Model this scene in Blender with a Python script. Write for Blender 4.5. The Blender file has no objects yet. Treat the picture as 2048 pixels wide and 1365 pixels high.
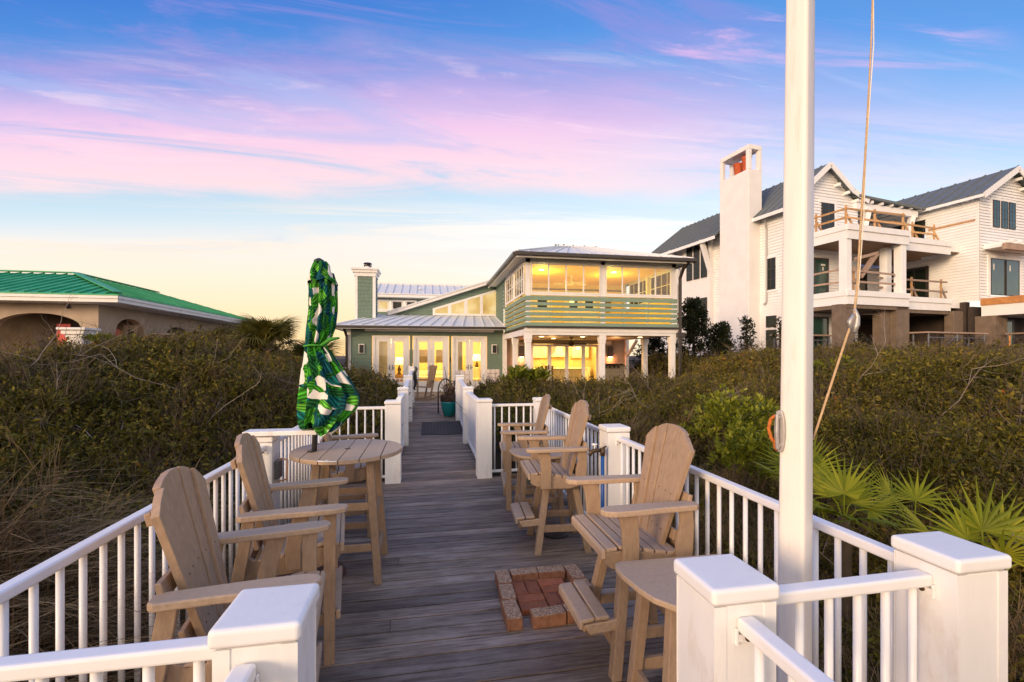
import bpy, math, random
import numpy as np
from mathutils import Vector, Matrix
random.seed(7); rng = np.random.default_rng(11)
R = math.radians
scene = bpy.context.scene
col = scene.collection

# ---------------------------------------------------------------- camera
H = 1.8                       # eye height above the deck
PSI = R(10.5)                 # the camera looks 10.5 degrees right of the walkway
S_, C_ = math.sin(PSI), math.cos(PSI)
cam_d = bpy.data.cameras.new('camera'); cam = bpy.data.objects.new('camera', cam_d); col.objects.link(cam)
cam.location = (0, 0, H); cam.rotation_euler = (R(90), 0, -PSI)
cam_d.sensor_width = 36; cam_d.lens = 36*915/2048.0
cam_d.shift_y = 29.5/2048.0
cam_d.clip_start = 0.05; cam_d.clip_end = 6000
scene.camera = cam

# ---------------------------------------------------------------- materials
def nod(nt, t, **kw):
    n = nt.nodes.new(t)
    for k, v in kw.items():
        if k in n.inputs: n.inputs[k].default_value = v
        else: setattr(n, k, v)
    return n
def lk(nt, a, b): nt.links.new(a, b)
def mixc(nt, fac, a, b, blend='MIX'):
    m = nt.nodes.new('ShaderNodeMix'); m.data_type = 'RGBA'; m.blend_type = blend
    for sock, v in ((m.inputs[0], fac), (m.inputs[6], a), (m.inputs[7], b)):
        if hasattr(v, 'is_linked'): nt.links.new(v, sock)
        else: sock.default_value = v if not isinstance(v, tuple) else (*v[:3], 1)
    return m.outputs[2]
def ramp(nt, fac, stops, interp='LINEAR'):
    r = nt.nodes.new('ShaderNodeValToRGB'); e = r.color_ramp.elements; r.color_ramp.interpolation = interp
    while len(e) < len(stops): e.new(0.5)
    for i, (p, c) in enumerate(stops):
        e[i].position = p; e[i].color = (*c[:3], 1) if isinstance(c, (tuple, list)) else (c, c, c, 1)
    nt.links.new(fac, r.inputs[0]); return r.outputs[0]
def math_(nt, op, a, b=0.0, clamp=False):
    m = nt.nodes.new('ShaderNodeMath'); m.operation = op; m.use_clamp = clamp
    for i, v in enumerate((a, b)):
        if hasattr(v, 'is_linked'): nt.links.new(v, m.inputs[i])
        else: m.inputs[i].default_value = v
    return m.outputs[0]
def new_mat(name):
    m = bpy.data.materials.new(name); m.use_nodes = True
    nt = m.node_tree; b = nt.nodes['Principled BSDF']
    return m, nt, b
def mat(name, base, rough=0.6, var=0.12, scale=6.0, stretch=(1, 1, 1), bump=0.0, bscale=None, metal=0.0,
        spec=0.5, rand=0.0, stain=None, sscale=1.5, sthr=(0.62, 0.72), attr=None, detail=5.0):
    """base colour broken up by noise, optional second-colour stains, bump and per-object variation"""
    m, nt, b = new_mat(name)
    tc = nod(nt, 'ShaderNodeTexCoord'); mp = nod(nt, 'ShaderNodeMapping'); mp.inputs['Scale'].default_value = stretch
    lk(nt, tc.outputs['Object'], mp.inputs[0])
    n = nod(nt, 'ShaderNodeTexNoise', Scale=scale, Detail=detail, Roughness=0.6); lk(nt, mp.outputs[0], n.inputs['Vector'])
    lo = tuple(c*(1-var) for c in base); hi = tuple(min(1, c*(1+var)) for c in base)
    c = ramp(nt, n.outputs['Fac'], [(0.3, lo), (0.7, hi)])
    if stain:
        n2 = nod(nt, 'ShaderNodeTexNoise', Scale=sscale, Detail=8.0, Roughness=0.65); lk(nt, mp.outputs[0], n2.inputs['Vector'])
        f = ramp(nt, n2.outputs['Fac'], [(sthr[0], 0.0), (sthr[1], 1.0)])
        c = mixc(nt, f, c, stain)
    if rand:
        oi = nod(nt, 'ShaderNodeObjectInfo')
        v = math_(nt, 'MULTIPLY_ADD', oi.outputs['Random'], rand*2); v.node.inputs[2].default_value = 1-rand
        mm = nod(nt, 'ShaderNodeVectorMath', operation='SCALE'); lk(nt, c, mm.inputs[0]); lk(nt, v, mm.inputs['Scale']); c = mm.outputs[0]
    if attr:
        a = nod(nt, 'ShaderNodeAttribute', attribute_name=attr)
        c = mixc(nt, 1.0, c, a.outputs['Color'], 'MULTIPLY')
    lk(nt, c, b.inputs['Base Color'])
    b.inputs['Roughness'].default_value = rough; b.inputs['Metallic'].default_value = metal
    b.inputs['Specular IOR Level'].default_value = spec
    if bump:
        nb = nod(nt, 'ShaderNodeTexNoise', Scale=bscale or scale*4, Detail=6.0); lk(nt, mp.outputs[0], nb.inputs['Vector'])
        bp = nod(nt, 'ShaderNodeBump', Strength=bump, Distance=0.01); lk(nt, nb.outputs['Fac'], bp.inputs['Height'])
        lk(nt, bp.outputs[0], b.inputs['Normal'])
    return m
def emit(name, colr, s):
    m, nt, b = new_mat(name)
    b.inputs['Base Color'].default_value = (*colr, 1)
    b.inputs['Emission Color'].default_value = (*colr, 1); b.inputs['Emission Strength'].default_value = s
    return m
def clear_glass(name, tint=(0.95, 0.95, 0.92), refl=0.10):
    m, nt, b = new_mat(name); nt.nodes.remove(b)
    out = nt.nodes['Material Output']
    t = nod(nt, 'ShaderNodeBsdfTransparent', Color=(*tint, 1)); g = nod(nt, 'ShaderNodeBsdfGlossy', Roughness=0.02)
    lw = nod(nt, 'ShaderNodeFresnel', IOR=1.45)
    f = math_(nt, 'ADD', lw.outputs[0], refl*0.3, True)
    mx = nod(nt, 'ShaderNodeMixShader'); lk(nt, f, mx.inputs[0]); lk(nt, t.outputs[0], mx.inputs[1]); lk(nt, g.outputs[0], mx.inputs[2])
    lk(nt, mx.outputs[0], out.inputs['Surface']); return m

M = {}
M['white'] = mat('white paint', (0.80, 0.785, 0.765), 0.42, 0.06, 4, (1, 1, .35), bump=0.10, bscale=45, stain=(0.58, 0.49, 0.40), sscale=6.5, sthr=(0.56, 0.82))
M['white_metal'] = mat('white powder coat', (0.80, 0.785, 0.775), 0.3, 0.04, 9)
M['white_trim'] = mat('white trim', (0.76, 0.73, 0.70), 0.45, 0.06, 3)
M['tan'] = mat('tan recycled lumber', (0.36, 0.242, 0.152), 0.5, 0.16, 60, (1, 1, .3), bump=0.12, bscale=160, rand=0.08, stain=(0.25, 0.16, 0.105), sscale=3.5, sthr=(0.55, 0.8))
M['tan_top'] = mat('lighter tan recycled lumber', (0.455, 0.32, 0.21), 0.55, 0.14, 40, (1, 5, 1), bump=0.10, bscale=120, stain=(0.30, 0.20, 0.14), sscale=3, sthr=(0.55, 0.85))  # lighter tan for seats, arms, footrests and table tops
M['black_metal'] = mat('black metal', (0.018, 0.016, 0.015), 0.4, 0.2, 20)
M['dark_gutter'] = mat('dark bronze gutter', (0.035, 0.028, 0.024), 0.35, 0.2, 4)
M['green'] = mat('sage green lap siding', (0.128, 0.188, 0.142), 0.6, 0.07, 2.5, (1, 1, 4))
M['green_slat'] = mat('pale green slats', (0.20, 0.285, 0.21), 0.55, 0.08, 4, (1, 1, 4), stain=(0.12, 0.16, 0.12), sscale=3, sthr=(0.62, 0.8))
M['roof_metal'] = mat('galvalume roof', (0.68, 0.68, 0.66), 0.6, 0.06, 2, spec=0.3)
M['roof_grey'] = mat('grey standing seam roof', (0.135, 0.15, 0.15), 0.6, 0.08, 1.4, spec=0.3)
M['roof_green'] = mat('green standing seam roof', (0.035, 0.34, 0.13), 0.5, 0.10, 1.2, stain=(0.10, 0.45, 0.22), sscale=0.9, sthr=(0.5, 0.75))
M['stucco'] = mat('beige stucco', (0.46, 0.365, 0.28), 0.9, 0.12, 1.2, bump=0.3, bscale=30)
M['stucco_white'] = mat('white stucco', (0.80, 0.77, 0.745), 0.85, 0.05, 1.0, bump=0.2, bscale=25)
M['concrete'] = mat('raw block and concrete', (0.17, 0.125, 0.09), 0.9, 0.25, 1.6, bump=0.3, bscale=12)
M['lap_white'] = mat('white lap siding', (0.82, 0.81, 0.795), 0.55, 0.04, 1.5)
M['lumber'] = mat('fresh pine lumber', (0.55, 0.31, 0.13), 0.7, 0.2, 3, (1, 1, 1), rand=0.2)
M['lumber_grey'] = mat('weathered lumber', (0.33, 0.23, 0.17), 0.8, 0.2, 3, rand=0.2)
M['plywood'] = mat('plywood edge', (0.50, 0.22, 0.07), 0.8, 0.2, 3)
M['soffit'] = mat('cedar soffit', (0.24, 0.13, 0.06), 0.6, 0.25, 2, (1, 8, 1))
M['dark_frame'] = mat('dark bronze frame', (0.038, 0.030, 0.026), 0.4, 0.1, 3)
M['dark_glass'] = mat('dark window glass', (0.012, 0.018, 0.013), 0.08, 0.4, 0.6, spec=0.35)
M['dark_wall'] = mat('raw basement wall with painted shade', (0.045, 0.032, 0.024), 0.9, 0.3, 1.2)  # dark brown stands in for deep shade and dark doors behind the piers
M['teal_glass'] = mat('wrapped window glass', (0.025, 0.065, 0.052), 0.08, 0.3, 0.8, spec=0.6)
M['glass'] = clear_glass('window glass')
M['paper'] = mat('white paper sticker', (0.7, 0.7, 0.66), 0.8)
M['interior'] = mat('warm interior wall', (0.80, 0.60, 0.32), 0.85, 0.06, 1)
M['porch_siding'] = mat('green siding with painted lamp warmth', (0.30, 0.26, 0.185), 0.6, 0.07, 2.5, (1, 1, 4))  # sage siding with the porch lamps' warm light mixed into its colour
M['porch_yellow'] = mat('yellow porch wall', (0.86, 0.64, 0.15), 0.8, 0.05, 1)
M['int_yellow'] = mat('beadboard painted yellow', (0.86, 0.58, 0.08), 0.7, 0.05, 1)
M['int_floor'] = mat('interior oak floor', (0.38, 0.23, 0.11), 0.4, 0.2, 2, (1, 8, 1))
M['bead'] = mat('porch ceiling boards', (0.62, 0.49, 0.36), 0.6, 0.08, 2, (8, 1, 1))
M['linen'] = mat('white linen', (0.80, 0.74, 0.62), 0.9, 0.06, 4)
M['cushion'] = mat('cream cushion fabric', (0.62, 0.53, 0.46), 0.95, 0.08, 14, bump=0.2)
M['bulb'] = emit('lamp glow', (1.0, 0.74, 0.34), 12.0)
M['shade'] = emit('lit lamp shade', (1.0, 0.74, 0.38), 2.2)
M['teal'] = mat('teal glazed ceramic', (0.008, 0.20, 0.205), 0.22, 0.15, 3)
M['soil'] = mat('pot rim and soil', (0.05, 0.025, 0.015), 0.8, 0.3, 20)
M['mat_rubber'] = mat('dark rubber mat', (0.055, 0.047, 0.042), 0.8, 0.3, 30, bump=0.4, bscale=40)
M['blue_pipe'] = mat('blue water pipe', (0.008, 0.075, 0.30), 0.35, 0.1, 8)
M['brass'] = mat('tarnished brass tap', (0.10, 0.062, 0.035), 0.45, 0.3, 30, metal=0.6)
M['alum'] = mat('brushed aluminium', (0.42, 0.40, 0.385), 0.45, 0.12, 30, metal=0.5)
M['grey_box'] = mat('grey plastic', (0.11, 0.115, 0.115), 0.4, 0.1, 8)
M['sage_bucket'] = mat('pale sage ceramic', (0.26, 0.29, 0.25), 0.4, 0.1, 6)
M['rope'] = mat('pale halyard rope', (0.55, 0.37, 0.20), 0.9, 0.2, 60, bump=0.3, bscale=200)
M['rope_orange'] = mat('orange rope', (0.52, 0.15, 0.025), 0.9, 0.25, 90, bump=0.4, bscale=200)
M['pole'] = mat('cream flagpole paint', (0.80, 0.745, 0.68), 0.36, 0.05, 3, (9, 9, 1), stain=(0.55, 0.43, 0.31), sscale=1.3, sthr=(0.56, 0.80))
M['brick'] = mat('fired red paver', (0.40, 0.12, 0.045), 0.9, 0.35, 9, bump=0.5, bscale=45, rand=0.25, stain=(0.20, 0.055, 0.03), sscale=9, sthr=(0.5, 0.66))
M['terracotta'] = mat('terracotta', (0.50, 0.10, 0.03), 0.8, 0.15, 4)
M['pink_panel'] = mat('coral pink cloth', (0.80, 0.15, 0.13), 0.8, 0.1, 3)
M['orange_steel'] = mat('orange scaffold paint', (0.62, 0.24, 0.03), 0.5, 0.2, 5)
M['blue_steel'] = mat('grey blue scaffold paint', (0.11, 0.12, 0.14), 0.5, 0.2, 5)
M['wicker'] = mat('weathered teak', (0.22, 0.145, 0.085), 0.7, 0.2, 15)

# exposed-aggregate paver: red body with pale pebbles on its upper side
def aggregate():
    m, nt, b = new_mat('pebble faced paver')
    tc = nod(nt, 'ShaderNodeTexCoord'); geo = nod(nt, 'ShaderNodeNewGeometry')
    v = nod(nt, 'ShaderNodeTexVoronoi', Scale=150.0); lk(nt, tc.outputs['Object'], v.inputs['Vector'])
    sep = nod(nt, 'ShaderNodeSeparateColor'); lk(nt, v.outputs['Color'], sep.inputs[0])
    peb = ramp(nt, sep.outputs[0], [(0.0, (0.16, 0.08, 0.05)), (0.45, (0.40, 0.22, 0.115)), (0.8, (0.52, 0.32, 0.17)), (1, (0.64, 0.47, 0.30))])
    n = nod(nt, 'ShaderNodeTexNoise', Scale=18.0, Detail=6.0); lk(nt, tc.outputs['Object'], n.inputs['Vector'])
    body = ramp(nt, n.outputs['Fac'], [(0.3, (0.24, 0.10, 0.05)), (0.7, (0.40, 0.19, 0.10))])
    sz = nod(nt, 'ShaderNodeSeparateXYZ'); lk(nt, geo.outputs['Normal'], sz.inputs[0])
    f = ramp(nt, sz.outputs[2], [(0.35, 0.0), (0.6, 1.0)])
    lk(nt, mixc(nt, f, body, peb), b.inputs['Base Color']); b.inputs['Roughness'].default_value = 0.85
    bp = nod(nt, 'ShaderNodeBump', Strength=0.6, Distance=0.006); lk(nt, v.outputs['Distance'], bp.inputs['Height']); lk(nt, bp.outputs[0], b.inputs['Normal'])
    return m
M['aggregate'] = aggregate()

def deck_wood():
    m, nt, b = new_mat('weathered grey decking')
    tc = nod(nt, 'ShaderNodeTexCoord'); at = nod(nt, 'ShaderNodeAttribute', attribute_name='tone')
    sep = nod(nt, 'ShaderNodeSeparateColor'); lk(nt, at.outputs['Color'], sep.inputs[0])
    off = nod(nt, 'ShaderNodeVectorMath', operation='ADD'); lk(nt, tc.outputs['Object'], off.inputs[0])
    sc = nod(nt, 'ShaderNodeVectorMath', operation='SCALE'); lk(nt, at.outputs['Color'], sc.inputs[0]); sc.inputs['Scale'].default_value = 40
    lk(nt, sc.outputs[0], off.inputs[1])
    mp = nod(nt, 'ShaderNodeMapping'); mp.inputs['Scale'].default_value = (1.3, 26, 8); lk(nt, off.outputs[0], mp.inputs[0])
    g = nod(nt, 'ShaderNodeTexNoise', Scale=1.8, Detail=9.0, Roughness=0.7, Distortion=0.35); lk(nt, mp.outputs[0], g.inputs['Vector'])
    c = ramp(nt, g.outputs['Fac'], [(0.30, (0.038, 0.024, 0.015)), (0.43, (0.150, 0.104, 0.070)), (0.57, (0.235, 0.172, 0.124)), (0.76, (0.355, 0.275, 0.208))])
    mp2 = nod(nt, 'ShaderNodeMapping'); mp2.inputs['Scale'].default_value = (1.5, 4.5, 1); lk(nt, tc.outputs['Object'], mp2.inputs[0])
    w = nod(nt, 'ShaderNodeTexNoise', Scale=1.3, Detail=7.0, Roughness=0.65); lk(nt, mp2.outputs[0], w.inputs['Vector'])
    c = mixc(nt, ramp(nt, w.outputs['Fac'], [(0.50, 0.0), (0.72, 0.75)]), c, (0.375, 0.30, 0.235))
    c = mixc(nt, ramp(nt, w.outputs['Fac'], [(0.30, 0.6), (0.44, 0.0)]), c, (0.045, 0.029, 0.020))
    br = ramp(nt, sep.outputs[0], [(0, 0.58), (1, 1.32)])
    c = mixc(nt, 1.0, c, br, 'MULTIPLY')
    lk(nt, c, b.inputs['Base Color'])
    lk(nt, ramp(nt, g.outputs['Fac'], [(0.3, 0.72), (0.8, 0.48)]), b.inputs['Roughness'])
    bp = nod(nt, 'ShaderNodeBump', Strength=0.35, Distance=0.006); lk(nt, g.outputs['Fac'], bp.inputs['Height']); lk(nt, bp.outputs[0], b.inputs['Normal'])
    return m
M['deck'] = deck_wood()

def palm_print():
    """tropical leaf print: white cloth, overlapping green and teal leaves with veins"""
    m, nt, b = new_mat('tropical leaf print cloth')
    uv = nod(nt, 'ShaderNodeUVMap')
    n = nod(nt, 'ShaderNodeTexNoise', Scale=5.0, Detail=2.0); lk(nt, uv.outputs[0], n.inputs['Vector'])
    ad = nod(nt, 'ShaderNodeVectorMath', operation='MULTIPLY_ADD'); lk(nt, n.outputs['Color'], ad.inputs[0]); ad.inputs[1].default_value = (0.08, 0.08, 0); lk(nt, uv.outputs[0], ad.inputs[2])
    mp = nod(nt, 'ShaderNodeMapping'); mp.inputs['Rotation'].default_value = (0, 0, 0.7); mp.inputs['Scale'].default_value = (1.25, 1.0, 1); lk(nt, ad.outputs[0], mp.inputs[0])
    v = nod(nt, 'ShaderNodeTexVoronoi', Scale=14.0); lk(nt, mp.outputs[0], v.inputs['Vector'])
    sep = nod(nt, 'ShaderNodeSeparateColor'); lk(nt, v.outputs['Color'], sep.inputs[0])
    c = ramp(nt, sep.outputs[0], [(0, (0.74, 0.70, 0.64)), (0.14, (0.035, 0.23, 0.015)), (0.38, (0.010, 0.085, 0.022)), (0.58, (0.005, 0.065, 0.075)), (0.78, (0.09, 0.33, 0.03)), (0.90, (0.006, 0.11, 0.10))], 'CONSTANT')
    # veins: bands whose direction changes from leaf to leaf
    sx = nod(nt, 'ShaderNodeSeparateXYZ'); lk(nt, ad.outputs[0], sx.inputs[0])
    ang = math_(nt, 'MULTIPLY', sep.outputs[1], 6.28)
    px = math_(nt, 'MULTIPLY', sx.outputs[0], math_(nt, 'COSINE', ang)); py = math_(nt, 'MULTIPLY', sx.outputs[1], math_(nt, 'SINE', ang))
    t = math_(nt, 'SINE', math_(nt, 'MULTIPLY', math_(nt, 'ADD', px, py), 260.0))
    vein = ramp(nt, math_(nt, 'MULTIPLY_ADD', t, 0.5), [(0.0, 0.50), (0.7, 1.0), (1.0, 2.0)]); vein_in = vein.node.inputs[0].links[0].from_node; vein_in.inputs[2].default_value = 0.5
    green = ramp(nt, sep.outputs[0], [(0.13, 0.0), (0.14, 1.0)], 'CONSTANT')
    c = mixc(nt, green, c, mixc(nt, 1.0, c, vein, 'MULTIPLY'))
    sh = ramp(nt, v.outputs['Distance'], [(0.15, 1.25), (0.55, 0.72)])
    c = mixc(nt, green, c, mixc(nt, 1.0, c, sh, 'MULTIPLY'))
    lk(nt, c, b.inputs['Base Color']); b.inputs['Roughness'].default_value = 0.9; b.inputs['Specular IOR Level'].default_value = 0.15
    return m
M['print'] = palm_print()

def leaf_mat(name, stops, rough=0.5, trans=0.25):
    """leaf colours spread by a per-leaf attribute and a per-clump random"""
    m, nt, b = new_mat(name)
    at = nod(nt, 'ShaderNodeAttribute', attribute_name='tone'); oi = nod(nt, 'ShaderNodeObjectInfo')
    sep = nod(nt, 'ShaderNodeSeparateColor'); lk(nt, at.outputs['Color'], sep.inputs[0])
    tc = nod(nt, 'ShaderNodeNewGeometry'); n = nod(nt, 'ShaderNodeTexNoise', Scale=0.55, Detail=4.0); lk(nt, tc.outputs['Position'], n.inputs['Vector'])
    f = math_(nt, 'ADD', math_(nt, 'MULTIPLY', sep.outputs[0], 0.62), math_(nt, 'MULTIPLY', oi.outputs['Random'], 0.18))
    f = math_(nt, 'ADD', f, math_(nt, 'MULTIPLY', math_(nt, 'SUBTRACT', n.outputs['Fac'], 0.40), 1.05), True)
    c = ramp(nt, f, stops)
    lk(nt, c, b.inputs['Base Color']); b.inputs['Roughness'].default_value = rough
    b.inputs['Specular IOR Level'].default_value = 0.10
    if trans:
        t = nod(nt, 'ShaderNodeBsdfTranslucent'); lk(nt, c, t.inputs[0])
        mx = nod(nt, 'ShaderNodeMixShader'); mx.inputs[0].default_value = trans
        out = nt.nodes['Material Output']
        lk(nt, b.outputs[0], mx.inputs[1]); lk(nt, t.outputs[0], mx.inputs[2]); lk(nt, mx.outputs[0], out.inputs['Surface'])
    return m
M['scrub_leaf'] = leaf_mat('dune scrub leaves', [(0.0, (0.012, 0.013, 0.003)), (0.25, (0.040, 0.041, 0.006)), (0.5, (0.115, 0.105, 0.015)), (0.75, (0.21, 0.16, 0.027)), (0.9, (0.27, 0.15, 0.03)), (1.0, (0.30, 0.09, 0.022))], 0.6, 0.10)
M['bright_leaf'] = leaf_mat('bright evergreen leaves', [(0.0, (0.04, 0.06, 0.007)), (0.45, (0.19, 0.21, 0.018)), (1.0, (0.52, 0.47, 0.07))], 0.35)
M['tree_leaf'] = leaf_mat('dark evergreen tree leaves', [(0.0, (0.008, 0.012, 0.005)), (0.5, (0.022, 0.030, 0.010)), (1.0, (0.055, 0.060, 0.020))], 0.4)
M['palm_leaf'] = leaf_mat('fan palm leaf', [(0.0, (0.06, 0.085, 0.008)), (0.45, (0.22, 0.25, 0.016)), (0.8, (0.42, 0.38, 0.035)), (1.0, (0.50, 0.36, 0.09))], 0.4, 0.3)
M['palm_dark'] = leaf_mat('dark olive palm leaf', [(0.0, (0.03, 0.034, 0.008)), (0.5, (0.12, 0.115, 0.022)), (1.0, (0.30, 0.24, 0.06))], 0.5, 0.2)  # darker olive leaf of the sabal palms
M['grass'] = leaf_mat('dry dune grass', [(0.0, (0.10, 0.062, 0.028)), (0.5, (0.27, 0.175, 0.08)), (1.0, (0.48, 0.34, 0.17))], 0.7, 0.2)
M['twig'] = mat('grey brown twig', (0.085, 0.060, 0.036), 0.9, 0.3, 10, rand=0.35)
M['dead_stick'] = mat('bleached stick', (0.26, 0.21, 0.165), 0.9, 0.2, 10, rand=0.3)
M['sand'] = mat('dark dune soil', (0.075, 0.055, 0.038), 0.95, 0.4, 1.4, bump=0.6, bscale=8)  # dark brown soil under the scrub

# ---------------------------------------------------------------- mesh builder
OFF = {}
class MB:
    def __init__(s): s.v = []; s.f = []; s.c = []; s.uv = None
    def add(s, vs, fs, tone=None):
        o = len(s.v); s.v += [tuple(p) for p in vs]; s.f += [tuple(i+o for i in f) for f in fs]
        s.c += [tone if tone is not None else 0.5]*len(vs); return s
    def box(s, x0, x1, y0, y1, z0, z1, tone=None):
        vs = [(x, y, z) for z in (z0, z1) for (x, y) in ((x0, y0), (x1, y0), (x1, y1), (x0, y1))]
        return s.add(vs, [(3, 2, 1, 0), (4, 5, 6, 7), (0, 1, 5, 4), (1, 2, 6, 5), (2, 3, 7, 6), (3, 0, 4, 7)], tone)
    def bar(s, p, q, w, h, up=(0, 0, 1), tone=None):
        p, q = Vector(p), Vector(q); d = (q-p).normalized(); u = Vector(up)
        if abs(d.dot(u)) > 0.99: u = Vector((0, 1, 0))
        a = d.cross(u).normalized(); b = a.cross(d).normalized()
        vs = [e + a*(i*w/2) + b*(j*h/2) for e in (p, q) for (i, j) in ((-1, -1), (1, -1), (1, 1), (-1, 1))]
        return s.add(vs, [(0, 1, 2, 3), (7, 6, 5, 4), (1, 0, 4, 5), (2, 1, 5, 6), (3, 2, 6, 7), (0, 3, 7, 4)], tone)
    def tube(s, pts, r, n=8, tone=None, caps=True):
        pts = [Vector(p) for p in pts]; rs = r if isinstance(r, (list, tuple)) else [r]*len(pts)
        o = []; prev = None
        for i, p in enumerate(pts):
            d = (pts[min(i+1, len(pts)-1)]-pts[max(i-1, 0)]).normalized()
            if prev is None:
                u = Vector((0, 0, 1)) if abs(d.z) < 0.9 else Vector((1, 0, 0)); a = d.cross(u).normalized()
            else:
                a = (prev - d*prev.dot(d)).normalized()
            prev = a; b = d.cross(a)
            o += [p + (a*math.cos(2*math.pi*k/n) + b*math.sin(2*math.pi*k/n))*rs[i] for k in range(n)]
        fs = [(i*n+k, i*n+(k+1) % n, (i+1)*n+(k+1) % n, (i+1)*n+k) for i in range(len(pts)-1) for k in range(n)]
        if caps: fs += [tuple(range(n-1, -1, -1)), tuple((len(pts)-1)*n+k for k in range(n))]
        return s.add(o, fs, tone)
    def prism(s, poly, vec, tone=None):
        n = len(poly); vec = Vector(vec); a = [Vector(p) for p in poly]
        nn = Vector((0, 0, 0))
        for i in range(n): nn += a[i].cross(a[(i+1) % n])
        if nn.dot(vec) > 0: a = a[::-1]
        vs = a + [p+vec for p in a]
        fs = [tuple(range(n)), tuple(range(2*n-1, n-1, -1))] + [((i+1) % n, i, n+i, n+(i+1) % n) for i in range(n)]
        return s.add(vs, fs, tone)
    def lathe(s, prof, n=24, c=(0, 0, 0), tone=None):
        vs = [(c[0]+r*math.cos(2*math.pi*k/n), c[1]+r*math.sin(2*math.pi*k/n), c[2]+z) for (r, z) in prof for k in range(n)]
        fs = [(i*n+k, i*n+(k+1) % n, (i+1)*n+(k+1) % n, (i+1)*n+k) for i in range(len(prof)-1) for k in range(n)]
        fs += [tuple(range(n-1, -1, -1)), tuple((len(prof)-1)*n+k for k in range(n))]
        return s.add(vs, fs, tone)
    def mesh(s, name, m, smooth=False):
        me = bpy.data.meshes.new(name); me.from_pydata(s.v, [], s.f); me.update()
        if any(t != 0.5 for t in s.c):
            ca = me.color_attributes.new('tone', 'FLOAT_COLOR', 'POINT')
            arr = np.array([[*(t if isinstance(t, tuple) else (t, t, t)), 1.0] for t in s.c], dtype=np.float32).ravel(); ca.data.foreach_set('color', arr)
        if s.uv:
            ul = me.uv_layers.new(name='UVMap')
            for lp in me.loops: ul.data[lp.index].uv = s.uv[lp.vertex_index]
        ms = m if isinstance(m, (list, tuple)) else [m]
        for x in ms: me.materials.append(x)
        if smooth:
            for p in me.polygons: p.use_smooth = True
        return me
    def build(s, name, m, parent=None, W=False, bevel=0.0, smooth=False, loc=None, rz=0, seg=2):
        o = bpy.data.objects.new(name, s.mesh(name, m, smooth)); col.objects.link(o)
        if parent is not None:
            o.parent = parent; OFF[o.name] = OFF.get(parent.name, Vector((0, 0, 0)))
            if W:
                d = OFF[o.name]; o.data.transform(Matrix.Translation(-d))
        if loc is not None: o.location = loc
        if rz: o.rotation_euler.z = rz
        if bevel:
            b = o.modifiers.new('bevel', 'BEVEL'); b.width = bevel; b.segments = seg; b.limit_method = 'ANGLE'; b.angle_limit = R(40)
            b.harden_normals = False
        return o
def tag(o, label=None, cat=None, group=None, kind=None):
    if label: o['label'] = label
    if cat: o['category'] = cat
    if group: o['group'] = group
    if kind: o['kind'] = kind
    return o
def thing(name, label, cat, loc=(0, 0, 0), rz=0, group=None):
    o = bpy.data.objects.new(name, None); col.objects.link(o); o.location = loc; o.rotation_euler.z = rz
    o.empty_display_size = 0.1; OFF[o.name] = Vector(loc)
    return tag(o, label, cat, group)
def copy_tree(o, parent=None):
    c = o.copy(); col.objects.link(c); OFF[c.name] = OFF.get(o.name, Vector((0, 0, 0)))
    if parent is not None: c.parent = parent
    for ch in list(o.children): copy_tree(ch, c)
    return c
def clone(o, label, loc, rz=None, group=None):
    c = copy_tree(o); c.location = loc; c['label'] = label
    if rz is not None: c.rotation_euler.z = rz
    if group: c['group'] = group
    return c
# frames: map (along, up, outward) to world for walls that face -Y, -X or +X
def FY(y): return lambda u, v, w: (u, y-w, v)
def FXn(x): return lambda u, v, w: (x-w, u, v)
def FXp(x): return lambda u, v, w: (x+w, u, v)
def fbox(mb, F, u0, u1, v0, v1, w0, w1, tone=None):
    ps = [F(u, v, w) for u in (u0, u1) for v in (v0, v1) for w in (w0, w1)]
    a = np.array(ps); lo, hi = a.min(0), a.max(0)
    return mb.box(lo[0], hi[0], lo[1], hi[1], lo[2], hi[2], tone)
def lap(mb, F, u0, u1, z0, z1, pitch=0.16, holes=(), ulim=None, out=0.016):
    if pitch > .2: out = .07
    z = z0
    while z < z1-1e-4:
        zt = min(z+pitch, z1); a, b = (u0, u1); a2, b2 = a, b
        if ulim: (a, b), (a2, b2) = ulim(z), ulim(zt)
        iv = [(a, b, a2, b2)]
        for (h0, h1, v0, v1) in holes:
            if min(zt, v1)-max(z, v0) > 0.35*(zt-z):
                nx = []
                for (p, q, p2, q2) in iv:
                    if h1 <= p or h0 >= q: nx.append((p, q, p2, q2)); continue
                    if h0 > p: nx.append((p, h0, p2, h0))
                    if h1 < q: nx.append((h1, q, h1, q2))
                iv = nx
        for (p, q, p2, q2) in iv:
            if q-p < 0.01: continue
            mb.add([F(p, z, out), F(q, z, out), F(q2, zt, 0.002), F(p2, zt, 0.002), F(p, z, 0.0), F(q, z, 0.0)], [(0, 1, 2, 3), (4, 5, 1, 0)])
        z = zt
    return mb
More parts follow.
